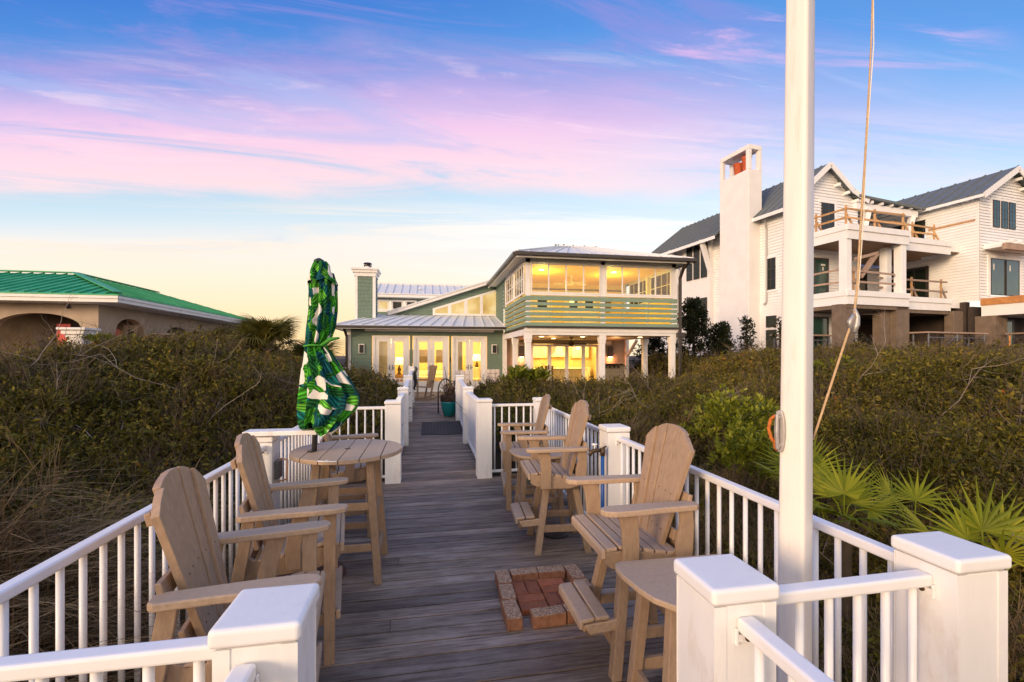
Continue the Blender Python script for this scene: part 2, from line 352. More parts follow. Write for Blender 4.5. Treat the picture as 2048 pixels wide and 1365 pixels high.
def window(parent, F, u0, u1, v0, v1, cols=1, rows=1, fm='white_trim', gm='glass', case=0.09, mull=0.03, W=False, name='window', depth=0.04, sash=0.045):
    m = MB()
    if case:
        fbox(m, F, u0-case, u1+case, v1, v1+case, 0, depth); fbox(m, F, u0-case, u1+case, v0-case, v0, 0, depth+0.01)
        fbox(m, F, u0-case, u0, v0, v1, 0, depth); fbox(m, F, u1, u1+case, v0, v1, 0, depth)
    d2 = depth-0.015
    fbox(m, F, u0, u0+sash, v0, v1, -0.03, d2); fbox(m, F, u1-sash, u1, v0, v1, -0.03, d2)
    fbox(m, F, u0+sash, u1-sash, v0, v0+sash, -0.03, d2); fbox(m, F, u0+sash, u1-sash, v1-sash, v1, -0.03, d2)
    for i in range(1, cols):
        u = u0+(u1-u0)*i/cols; fbox(m, F, u-mull/2, u+mull/2, v0+sash, v1-sash, -0.02, d2-0.006)
    for j in range(1, rows):
        v = v0+(v1-v0)*j/rows; fbox(m, F, u0+sash, u1-sash, v-mull/2, v+mull/2, -0.018, d2-0.009)
    o = m.build(name, M[fm], parent, W)
    pw = -0.012 if gm not in ('dark_glass', 'teal_glass') else depth-0.04
    g = MB(); fbox(g, F, u0+sash, u1-sash, v0+sash, v1-sash, pw, pw+0.006); g.build('pane', M[gm], o, W)
    return o
def seams(mb, a, b, c, d, n, r=0.018, lift=0.02):
    """standing seams on roof quad a-b (eave) to d-c (ridge)"""
    a, b, c, d = map(Vector, (a, b, c, d)); nrm = (b-a).cross(d-a).normalized()
    if nrm.z < 0: nrm = -nrm
    for i in range(n+1):
        t = i/n; p = a.lerp(b, t)+nrm*lift; q = d.lerp(c, t)+nrm*lift
        mb.bar(p, q, r*1.6, r*2, nrm)
def slab(mb, pts, t=0.05):
    """a roof plane with thickness"""
    return mb.prism(pts, (0, 0, -t))
# ---------------------------------------------------------------- sky and sun
world = bpy.data.worlds.new('World'); scene.world = world; world.use_nodes = True
def build_sky():
    nt = world.node_tree; nt.nodes.clear()
    out = nod(nt, 'ShaderNodeOutputWorld'); bg = nod(nt, 'ShaderNodeBackground')
    tc = nod(nt, 'ShaderNodeTexCoord')
    def dot(v):
        n = nod(nt, 'ShaderNodeVectorMath', operation='DOT_PRODUCT'); lk(nt, tc.outputs['Generated'], n.inputs[0]); n.inputs[1].default_value = v
        return n.outputs['Value']
    fw, rt, up = dot((S_, C_, 0)), dot((C_, -S_, 0)), dot((0, 0, 1))
    den = math_(nt, 'MAXIMUM', fw, 0.33)
    p = math_(nt, 'DIVIDE', rt, den); q = math_(nt, 'DIVIDE', up, den)
    def noise(sx, sy, tilt, seed, scale=1.0, detail=6.0, rough=0.6, dist=0.0):
        cb = nod(nt, 'ShaderNodeCombineXYZ')
        lk(nt, math_(nt, 'MULTIPLY', p, sx), cb.inputs[0])
        lk(nt, math_(nt, 'MULTIPLY', math_(nt, 'ADD', q, math_(nt, 'MULTIPLY', p, tilt)), sy), cb.inputs[1]); cb.inputs[2].default_value = seed
        n = nod(nt, 'ShaderNodeTexNoise', Scale=scale, Detail=detail, Roughness=rough, Distortion=dist); lk(nt, cb.outputs[0], n.inputs['Vector'])
        return n.outputs['Fac']
    def ss(x, a, b):
        n = nod(nt, 'ShaderNodeMapRange', interpolation_type='SMOOTHSTEP'); lk(nt, x, n.inputs[0]); n.inputs[1].default_value = a; n.inputs[2].default_value = b
        return n.outputs[0]
    mul = lambda *a: a[0] if len(a) == 1 else math_(nt, 'MULTIPLY', a[0], mul(*a[1:]))
    inv = lambda x: math_(nt, 'SUBTRACT', 1.0, x)
    L = ramp(nt, q, [(0.0, (0.93, 0.58, 0.25)), (0.09, (0.92, 0.66, 0.38)), (0.17, (0.91, 0.73, 0.54)), (0.25, (0.80, 0.74, 0.69)), (0.30, (0.58, 0.68, 0.74)), (0.36, (0.43, 0.60, 0.73)), (0.48, (0.25, 0.45, 0.74)), (0.60, (0.075, 0.26, 0.66)), (0.80, (0.02, 0.15, 0.56)), (1.0, (0.015, 0.11, 0.46))])
    Rr = ramp(nt, q, [(0.0, (0.88, 0.76, 0.58)), (0.12, (0.82, 0.77, 0.68)), (0.24, (0.72, 0.74, 0.76)), (0.34, (0.58, 0.70, 0.82)), (0.42, (0.36, 0.57, 0.80)), (0.55, (0.18, 0.40, 0.74)), (0.72, (0.065, 0.25, 0.66)), (1.0, (0.04, 0.15, 0.46))])
    c = mixc(nt, ss(p, -0.5, 0.7), L, Rr)
    n1 = noise(1.3, 6.5, 0.12, 1.3, 1.0, 9.0, 0.66, 0.9)
    n2 = noise(1.2, 10.5, 0.08, 7.7, 1.0, 9.0, 0.68, 1.1)
    n3 = noise(0.9, 4.2, 0.16, 3.1, 1.0, 9.0, 0.64, 0.9)
    n4 = noise(0.8, 17.0, 0.03, 5.0, 1.0, 9.0, 0.64, 0.7)
    n5 = noise(1.9, 15.0, 0.09, 11.3, 1.0, 9.0, 0.66, 1.2)
    n6 = noise(0.8, 5.0, 0.20, 17.9, 1.0, 9.0, 0.66, 1.4)
    # pale thin streaks near the horizon
    pale = mul(ss(q, 0.14, 0.22), inv(ss(q, 0.29, 0.35)), ss(n4, 0.46, 0.60))
    c = mixc(nt, mul(pale, 0.9), c, mixc(nt, ss(p, -0.8, 0.4), (0.90, 0.72, 0.57), (0.88, 0.84, 0.80)))
    grey = mul(ss(q, 0.16, 0.24), inv(ss(q, 0.27, 0.34)), ss(n2, 0.50, 0.68))
    c = mixc(nt, mul(grey, 0.45), c, (0.55, 0.62, 0.70))
    # mauve veil over the upper left
    qs = math_(nt, 'ADD', q, math_(nt, 'MULTIPLY', math_(nt, 'SUBTRACT', n3, 0.5), 0.30))
    left = inv(ss(p, 0.15, 0.95))
    veil = mul(ss(qs, 0.44, 0.54), inv(ss(qs, 0.58, 0.74)), math_(nt, 'MULTIPLY_ADD', left, 0.85), ss(n1, 0.28, 0.62))
    c = mixc(nt, mul(veil, 0.80), c, (0.36, 0.29, 0.62))
    hi = mul(ss(q, 0.58, 0.66), inv(ss(q, 0.76, 0.86)), ss(n6, 0.46, 0.64), left)
    c = mixc(nt, mul(hi, 0.7), c, (0.25, 0.22, 0.60))
    # the pink band
    w = math_(nt, 'MULTIPLY', math_(nt, 'SUBTRACT', n1, 0.5), 0.12)
    lo = math_(nt, 'ADD', q, w)
    bank = math_(nt, 'ADD', lo, math_(nt, 'MULTIPLY', math_(nt, 'ABSOLUTE', math_(nt, 'ADD', p, 0.15)), 0.015))
    band = mul(ss(bank, 0.335, 0.395), inv(ss(math_(nt, 'ADD', q, math_(nt, 'MULTIPLY', math_(nt, 'SUBTRACT', n3, 0.5), 0.25)), 0.47, 0.66)), math_(nt, 'ADD', mul(inv(ss(p, 0.0, 0.75)), 0.75), 0.25))
    band = mul(band, ss(n2, 0.22, 0.50))
    pink = ramp(nt, q, [(0.34, (0.94, 0.66, 0.63)), (0.43, (0.92, 0.59, 0.66)), (0.51, (0.84, 0.50, 0.70)), (0.62, (0.50, 0.37, 0.71))])
    c = mixc(nt, mul(band, 0.93), c, pink)
    # blue grey tears and bright streaks inside the cloud sheet
    tear = mul(ss(q, 0.36, 0.44), inv(ss(q, 0.60, 0.74)), ss(n6, 0.54, 0.70))
    c = mixc(nt, mul(tear, 0.50), c, (0.36, 0.44, 0.76))
    fleck = mul(ss(q, 0.35, 0.42), inv(ss(q, 0.58, 0.72)), ss(n5, 0.50, 0.68), inv(ss(p, 0.35, 0.95)))
    c = mixc(nt, mul(fleck, 0.42), c, (0.94, 0.65, 0.73))
    # pale pink wisps to the right
    wr = mul(ss(p, 0.05, 0.5), ss(q, 0.34, 0.40), inv(ss(q, 0.45, 0.56)), ss(n2, 0.42, 0.64))
    c = mixc(nt, mul(wr, 0.6), c, (0.82, 0.62, 0.74))
    wu = mul(ss(p, 0.25, 0.4), inv(ss(p, 0.85, 1.15)), ss(q, 0.60, 0.66), inv(ss(q, 0.71, 0.78)), ss(n2, 0.47, 0.66))
    c = mixc(nt, mul(wu, 0.75), c, (0.72, 0.42, 0.70))
    # physical sky for the low sun behind the camera; the sunset side and the zenith are brighter
    sky = nod(nt, 'ShaderNodeTexSky', sky_type='NISHITA'); sky.sun_disc = False
    sky.sun_elevation = SUN_EL; sky.sun_rotation = SUN_AZ
    back = ss(math_(nt, 'MULTIPLY', fw, -1.0), -0.15, 0.7)
    gain = math_(nt, 'ADD', math_(nt, 'MULTIPLY_ADD', back, 1.01), mul(ss(up, 0.60, 0.95), 0.75))
    back_m = [n for n in nt.nodes if n.type == 'MATH' and n.operation == 'MULTIPLY_ADD']
    for n in back_m: n.inputs[2].default_value = 0.15 if n.inputs[1].default_value < 1 else 1.0
    c = mixc(nt, back, c, mixc(nt, ss(up, 0.02, 0.55), (0.86, 0.60, 0.43), (0.47, 0.44, 0.43)))
    sc = nod(nt, 'ShaderNodeVectorMath', operation='SCALE'); lk(nt, c, sc.inputs[0]); lk(nt, gain, sc.inputs['Scale'])
    s2 = nod(nt, 'ShaderNodeVectorMath', operation='SCALE'); lk(nt, sky.outputs[0], s2.inputs[0]); s2.inputs['Scale'].default_value = 0.04
    ad = nod(nt, 'ShaderNodeVectorMath', operation='ADD'); lk(nt, sc.outputs[0], ad.inputs[0]); lk(nt, s2.outputs[0], ad.inputs[1])
    lk(nt, ad.outputs[0], bg.inputs['Color']); bg.inputs['Strength'].default_value = 1.0
    lk(nt, bg.outputs[0], out.inputs['Surface'])
SUN_DIR = Vector((-0.78, -0.60, 0.21)).normalized()     # towards the low sun, behind the camera's left shoulder
SUN_EL = math.asin(SUN_DIR.z); SUN_AZ = math.atan2(SUN_DIR.x, SUN_DIR.y)
build_sky()
sd = bpy.data.lights.new('sun', 'SUN'); sd.energy = 2.6; sd.angle = R(16); sd.color = (1.0, 0.71, 0.45)
so = bpy.data.objects.new('sun', sd); col.objects.link(so); so.rotation_euler = (-SUN_DIR).to_track_quat('-Z', 'Y').to_euler()
so.location = (-20, -25, 20)
scene.view_settings.view_transform = 'Standard'; scene.view_settings.look = 'None'
scene.view_settings.exposure = 0.12; scene.view_settings.gamma = 1.0
# ---------------------------------------------------------------- deck, boardwalk, patio
DX0, DX1, DY1 = -1.42, 1.85, 6.80
def ramp_z(y): return 0.0 if y < 9.5 else min(0.30, (y-9.5)*0.06)
def boards(name, x0, x1, y0, y1, w=0.14, gap=0.011, sl=False):
    m = MB(); y = y0
    while y < y1-0.02:
        ye = min(y+w-gap, y1); t = (random.random(), random.random(), random.random())
        cuts = [x0, x1]
        if x1-x0 > 2.6 and random.random() < .12: cuts = [x0, x0+(x1-x0)*random.choice((0.36, 0.62, 0.78)), x1]
        for a, b in zip(cuts[:-1], cuts[1:]):
            dz = random.uniform(-0.0015, 0.0015); t = (random.random(), random.random(), random.random())
            za, zb = (ramp_z(y), ramp_z(ye)) if sl else (0, 0)
            e = 0.0015
            vs = [(a+e, y, za-0.03), (b-e, y, za-0.03), (b-e, ye, zb-0.03), (a+e, ye, zb-0.03), (a+e, y, za+dz), (b-e, y, za+dz), (b-e, ye, zb+dz), (a+e, ye, zb+dz)]
            m.add(vs, [(3, 2, 1, 0), (4, 5, 6, 7), (0, 1, 5, 4), (1, 2, 6, 5), (2, 3, 7, 6), (3, 0, 4, 7)], t)
        y += w
    return m
tag(boards('deck', DX0, DX1, 1.12, DY1).build('deck', M['deck']), kind='structure')
tag(boards('deck', -0.62, 1.02, -1.5, 1.115).build('beach_boardwalk', M['deck']), kind='structure')
tag(boards('deck', -0.60, 0.96, DY1+0.005, 14.5, sl=True).build('boardwalk', M['deck']), kind='structure')
pm = boards('deck', -3.4, 3.15, 14.505, 19.26); tag(pm.build('patio', M['deck'], loc=(0, 0, 0.30)), kind='structure')
m = MB(); m.box(DX0, DX1, 1.12, 1.15, -0.28, -0.035); m.box(DX0-.03, DX0-.002, 1.12, DY1, -0.28, -0.02); m.box(DX1+.002, DX1+.03, 1.12, DY1, -0.28, -0.02)
for x in (-0.9, -0.3, 0.3, 0.9): m.box(x-0.02, x+0.02, 1.2, DY1, -0.2, -0.035)
tag(m.build('deck_joists', mat('dark joist', (0.04, 0.032, 0.028), 0.9)), kind='structure')

# ---------------------------------------------------------------- white posts
def make_post(label, x, y, z0=0.0, h=1.17, w=0.20, group='white capped posts of the deck', rz=0):
    t = thing('railing_post', label, 'post', (x, y, z0), rz, group)
    a = w/2; m = MB(); m.box(-a, a, -a, a, -0.02, h-0.060); m.box(-a+.012, a-.012, -a+.012, a-.012, h-0.0599, h-0.052)
    m.build('post_body', M['white'], t, bevel=0.006)
    m = MB(); b = a+0.012
    vs = [(-b, -b, h-0.055), (b, -b, h-0.055), (b, b, h-0.055), (-b, b, h-0.055), (-b, -b, h-0.008), (b, -b, h-0.008), (b, b, h-0.008), (-b, b, h-0.008)]
    m.add(vs, [(3, 2, 1, 0), (0, 1, 5, 4), (1, 2, 6, 5), (2, 3, 7, 6), (3, 0, 4, 7)])
    m.f.append(tuple(i for i in (4, 5, 6, 7)))
    me = m.build('post_cap', M['white'], t, bevel=0.013, seg=4)
    m = MB()                                                     # corner trim boards on the post
    for sx in (-1, 1):
        for sy in (-1, 1):
            m.box(sx*a-(0.0025 if sx < 0 else 0.035), sx*a+(0.035 if sx < 0 else 0.0025), sy*(a+0.0012)-0.0012, sy*(a+0.0012)+0.0012, 0.0, h-0.06)
    m.build('corner_trim', M['white'], t)
    return t
posts = [
 ('white capped post at the lower left front, by the nearest left chair', -0.40, 1.27, 0, 1.17, 0.182),
 ('white capped post at the front, in front of the half round side table', 0.868, 1.225, 0, 1.17, 0.188),
 ('large white capped post at the lower right corner of the deck', 1.735, 1.255, 0, 1.17, 0.195),
 ('white post halfway along the left rail with a plank lying on top', -1.335, 4.09, 0, 1.155, 0.20),
 ('white post halfway along the right rail behind the blue water pipe', 1.685, 3.95, 0, 1.17, 0.20),
 ('white post at the left foot of the walkway beside the round table', -0.475, 6.74, 0, 1.17, 0.21),
 ('white post at the right foot of the walkway', 0.83, 6.78, 0, 1.17, 0.21),
 ('white corner post at the back right of the deck behind the farthest chair', 1.70, 6.75, 0, 1.17, 0.20),
 ('second white post along the left side of the walkway', -0.475, 9.45, 0, 1.17, 0.20),
 ('second white post along the right side of the walkway', 0.83, 9.5, 0, 1.17, 0.20),
 ('third white post on the left of the walkway, nearest the iron ornament', -0.475, 11.9, ramp_z(11.9), 1.17, 0.20),
 ('third white post on the right of the walkway beside the teal pot', 0.83, 11.9, ramp_z(11.9), 1.17, 0.20),
 ('tall slim white gate post at the far left end of the walkway', -0.475, 14.35, 0.28, 1.20, 0.16),
]
for p in posts: make_post(*p)

# ---------------------------------------------------------------- railings
bal = MB(); bal.tube([(0, 0, 0.10), (0, 0, 1.055)], 0.0125, 10)
bal_me = bal.mesh('baluster', M['white_metal'], True)
def make_rail(label, p, q, n, z=1.08, group='white metal baluster railings', zb=0.08, brackets=True, w=0.052, first=0.5):
    p, q = Vector((*p, 0)), Vector((*q, 0)); t = thing('railing', label, 'railing', p, 0, group); d = q-p; L = d.length; u = d/L
    m = MB(); m.bar(Vector((0, 0, z-0.02)), d+Vector((0, 0, z-0.02)), w, 0.04); m.build('top_rail', M['white_metal'], t, bevel=0.009, seg=3)
    m = MB(); m.bar(Vector((0, 0, zb)), d+Vector((0, 0, zb)), 0.04, 0.035); m.build('bottom_rail', M['white_metal'], t, bevel=0.004)
    for i in range(n):
        s = (i+first)/n
        b = bpy.data.objects.new('baluster', bal_me); col.objects.link(b); b.parent = t; b.location = d*s
    if brackets:
        for e, sg in ((Vector((0, 0, 0)), 1), (d, -1)):
            m = MB(); c = e+u*sg*0.006; a = Vector((-u.y, u.x, 0))
            for k in (-1, 1): m.bar(c+a*k*(w/2+0.003)+Vector((0, 0, z-0.075)), c+a*k*(w/2+0.003)+Vector((0, 0, z-0.03)), 0.004, 0.012, u)
            m.bar(c+Vector((0, 0, z-0.055))-a*w/2, c+Vector((0, 0, z-0.055))+a*w/2, 0.012, 0.02)
            m.build('rail_bracket', M['white_metal'], t)
            m = MB(); m.tube([c+u*sg*0.006+Vector((0, 0, z-0.055)), c+u*sg*0.012+Vector((0, 0, z-0.055))], 0.008, 8); m.build('bolt', M['brass'], t)
    return t
make_rail('white baluster railing on the left, behind the two near left chairs', (-1.30, 1.30), (-1.30, 3.99), 24)
make_rail('white baluster railing on the left, behind the round table and umbrella', (-1.30, 4.19), (-1.30, 6.68), 22)
make_rail('white baluster railing across the front left corner', (-1.30, 1.28), (-0.51, 1.28), 7)
make_rail('short white baluster railing between the two lower right posts', (0.98, 1.24), (1.635, 1.25), 6)
make_rail('white baluster railing on the right, passing behind the flagpole', (1.70, 1.36), (1.69, 3.85), 22)
make_rail('white baluster railing on the right, behind the two far right chairs', (1.69, 4.05), (1.70, 6.65), 23)
make_rail('white baluster railing at the back left, behind the patterned umbrella', (-1.26, 6.74), (-0.58, 6.74), 6)
make_rail('white baluster railing at the back right, beside the farthest right chair', (0.935, 6.77), (1.60, 6.77), 6)
make_rail('white handrail running towards the viewer from the lower left front post', (-0.42, 1.17), (-0.42, -0.6), 15)
make_rail('white handrail running towards the viewer from the lower middle front post', (0.865, 1.13), (0.865, -0.6), 15)
t = thing('railing', 'thin white railing before the green house, left of the walkway', 'railing', (-2.9, 14.6, 0.3), 0, 'white metal baluster railings')
m = MB(); m.bar((0.2, 0, 0.78), (2.3, 0, 0.78), 0.04, 0.03); m.build('top_rail', M['white_metal'], t)
for i in range(18):
    b = bpy.data.objects.new('baluster', bal_me); col.objects.link(b); b.parent = t; b.location = (0.25+i*0.12, 0, -0.08); b.scale = (0.7, 0.7, 0.79)
make_post('white post at the left end of the far patio railing', -2.55, 14.6, 0.3, 1.15, 0.22)
m = MB(); m.box(-0.35, 0.0, -0.12, 0.12, 0, 0.62); o = m.build('storage_box', M['white'], bevel=0.02, loc=(-2.68, 14.6, 0.3))
tag(o, 'low white box beside the far left patio post', 'box')

# solid panels along the walkway
def make_panel(label, x, y0, y1, side):
    za, zb = ramp_z(y0), ramp_z(y1)
    t = thing('walkway_panel', label, 'panel fence', (x, y0, 0), 0, 'solid white panels along the walkway')
    L = y1-y0; m = MB(); n = int(L/0.14)
    for i in range(n):
        a, b = i*L/n, (i+1)*L/n-0.004; z = za+(zb-za)*(i+0.5)/n
        m.box(-0.011, 0.011, a, b, z+0.07, z+1.02)
    m.build('panel_boards', M['white'], t)
    m = MB(); m.bar((0, 0, za+1.045), (0, L, zb+1.045), 0.10, 0.05); m.build('cap_rail', M['white'], t, bevel=0.012)
    m = MB(); m.bar((0, 0, za+0.09), (0, L, zb+0.09), 0.06, 0.06); m.build('base_rail', M['white'], t, bevel=0.004)
make_panel('solid white panel on the left of the walkway, nearest the round table', -0.475, 6.85, 9.35, 1)
make_panel('solid white panel on the left of the walkway, between its second and third posts', -0.475, 9.55, 11.8, 1)
make_panel('solid white panel on the left of the walkway, at the iron ornament', -0.475, 12.0, 14.26, 1)
make_panel('solid white panel on the right of the walkway, nearest the chairs', 0.83, 6.89, 9.4, -1)
make_panel('solid white panel on the right of the walkway, ending at the teal pot', 0.83, 9.6, 11.8, -1)

# plank on the left post
m = MB(); m.box(0, 0.56, -0.075, 0.075, 0, 0.038)
tag(m.build('plank', M['white'], bevel=0.006, loc=(-1.44, 4.02, 1.158), rz=R(-1)), 'chipped white plank lying on the left post and reaching to the umbrella', 'plank')
# outlet box on the left post
t = thing('outlet_box', 'grey outdoor outlet box with open clear cover on the left post', 'outlet box', (-1.235, 4.10, 0.86))
m = MB(); m.box(0, 0.035, -0.055, 0.055, -0.075, 0.075); m.build('box_body', M['grey_box'], t, bevel=0.006)
m = MB()
for a, b in (((0.036, -0.062, -0.09), (0.10, -0.062, -0.075)), ((0.10, -0.062, -0.075), (0.105, -0.062, 0.085)), ((0.105, -0.062, 0.085), (0.036, -0.062, 0.1))): m.bar(a, b, 0.012, 0.012)
m.build('cover_frame', mat('amber clear plastic', (0.35, 0.20, 0.12), 0.25), t)
# water tap
t = thing('water_pipe', 'bright blue water pipe with brass tap beside the right rail post', 'pipe', (1.52, 3.82, 0))
m = MB(); m.tube([(0, 0, 0), (0, 0, 0.93)], 0.017, 12); m.build('pipe', M['blue_pipe'], t, smooth=True)
m = MB(); m.tube([(0, 0, 0.92), (0, 0, 0.985)], 0.022, 10); m.tube([(0.0, 0, 0.965), (-0.07, 0, 0.968), (-0.105, 0, 0.955), (-0.12, 0, 0.925)], [0.017, 0.02, 0.018, 0.016], 10)
m.tube([(-0.02, 0, 0.98), (0.035, 0, 1.0)], 0.008, 8); m.build('tap', M['brass'], t, smooth=True)
m = MB(); m.tube([(-0.075, 0, 0.98), (-0.075, 0, 1.015)], 0.007, 8); m.tube([(-0.075, 0, 1.015), (-0.075, 0, 1.028)], 0.026, 12); m.build('handle', M['white_metal'], t, smooth=True)
# sage bucket behind the far right chair
t = thing('bucket', 'pale sage green pot standing behind the farthest right chair', 'pot', (1.40, 5.98, 0))
m = MB(); m.lathe([(0.12, 0), (0.14, 0.02), (0.165, 0.30), (0.17, 0.36), (0.178, 0.37), (0.178, 0.40), (0.16, 0.40), (0.155, 0.30)], 28); m.build('pot_body', M['sage_bucket'], t, smooth=True)
m = MB(); m.lathe([(0.156, 0.36), (0.10, 0.37), (0.02, 0.375)], 20); m.build('soil', M['soil'], t)
# mat on the walkway
t = MB()
t.box(-0.13, 0.80, 0, 1.42, 0, 0.012)
for i in range(12):
    for j in range(16): t.box(-0.09+i*0.075, -0.035+i*0.075, 0.06+j*0.083, 0.12+j*0.083, 0.012, 0.016)
o = t.build('rubber_mat', M['mat_rubber'], loc=(0, 10.25, ramp_z(10.25)+0.004)); o.rotation_euler.x = math.atan(0.06)
tag(o, 'dark rubber mat lying across the walkway', 'mat')
m = MB(); m.lathe([(.13, 0), (.13, .008), (.115, .012), (.02, .012)], 28); o = m.build('dark_disc', M['black_metal'], loc=(1.27, 4.46, .002)); tag(o, 'flat black round disc on the boards beneath the second right chair', 'lid')  # thin dark disc laid flat on the boards
# ---------------------------------------------------------------- brick pad
def brick(name, label, x, y, lx, ly, h, rz, mk, cat, group, z0=0.0):
    m = MB(); m.box(-lx/2, lx/2, -ly/2, ly/2, 0, h)
    o = m.build(name, M[mk], bevel=0.007, loc=(x, y, z0), rz=R(rz))
    tag(o, label, cat, group)
G1, G2 = 'pebble faced edging pavers round the brick pad', 'red bricks laid in the pad'
for lab, x, y, lx, ly, rz in [
  ('pebble faced paver at the back left corner of the brick pad', 0.585, 3.52, 0.105, 0.215, 1),
  ('pebble faced paver in the middle of the left edge of the brick pad', 0.575, 3.29, 0.105, 0.215, -1.5),
  ('pebble faced paver at the front left corner of the brick pad', 0.565, 3.055, 0.105, 0.235, 1),
  ('pebble faced paver on the back edge of the brick pad, left of two', 0.760, 3.575, 0.215, 0.105, 1),
  ('pebble faced paver on the back edge of the brick pad, right of two', 0.980, 3.570, 0.215, 0.105, -2),
  ('pebble faced paver at the back right corner of the brick pad', 1.155, 3.50, 0.110, 0.225, 2),
  ('pebble faced paver on the right edge of the pad, half under the footrest', 1.155, 3.265, 0.110, 0.215, -2),
  ('pebble faced paver on the front edge of the brick pad, wholly in view', 0.800, 2.985, 0.230, 0.105, 3),
  ('pebble faced paver on the front edge of the pad, cut off by the footrest', 1.030, 3.005, 0.215, 0.105, 4)]:
    brick('edging_paver', lab, x, y, lx, ly, 0.085, rz, 'aggregate', 'paver', G1)
for lab, x, y, lx, ly in [
  ('red brick set lengthwise at the back left of the pad, outer of two', 0.690, 3.41, 0.098, 0.2),
  ('red brick set lengthwise at the back left of the pad, inner of two', 0.793, 3.41, 0.098, 0.2),
  ('red brick set crosswise at the back right of the pad, rear of two', 0.950, 3.462, 0.2, 0.098),
  ('red brick set crosswise at the back right of the pad, front of two', 0.952, 3.358, 0.2, 0.098),
  ('red brick set crosswise at the front left of the pad, rear of two', 0.742, 3.254, 0.2, 0.098),
  ('red brick set crosswise at the front left of the pad, front of two', 0.740, 3.150, 0.2, 0.098),
  ('red brick set lengthwise at the front right of the pad, inner of two', 0.898, 3.202, 0.098, 0.2),
  ('red brick set lengthwise at the front right of the pad, under the footrest', 1.002, 3.202, 0.098, 0.2)]:
    brick('red_brick', lab, x, y, lx, ly, 0.040, random.uniform(-1.5, 1.5), 'brick', 'brick', G2)
# ---------------------------------------------------------------- tall adirondack chairs (local: faces +x)
def arc_slats(m, seat_z, lean=0.235, n=5, x0=-0.118, hgt=0.648, wb=0.063, wt=0.100):
    """five fanned back slats with an arched top, leaning back"""
    up = Vector((-math.sin(lean), 0, math.cos(lean))); nr = Vector((math.cos(lean), 0, math.sin(lean)))
    base = Vector((x0, 0, seat_z-0.06)); hw = (n*(wt+.011))/2
    arch = lambda y: hgt+0.05 - 0.135*(abs(y)/hw)**2.4
    for i in range(n):
        k = i-(n-1)/2; yb, yt = k*(wb+0.006), k*(wt+0.008)
        curve = 0.018*(k/2)**2
        poly = []
        l0, r0, l1, r1 = yb-wb/2, yb+wb/2, yt-wt/2, yt+wt/2
        P = lambda y, s: base + Vector((0, y, 0)) + up*s + nr*curve
        poly = [P(l0, 0), P(r0, 0)]
        for j in range(5):
            y = r1+(l1-r1)*j/4; poly.append(P(y, arch(y)))
        m.prism(poly, nr*0.030)
    return base, up, nr
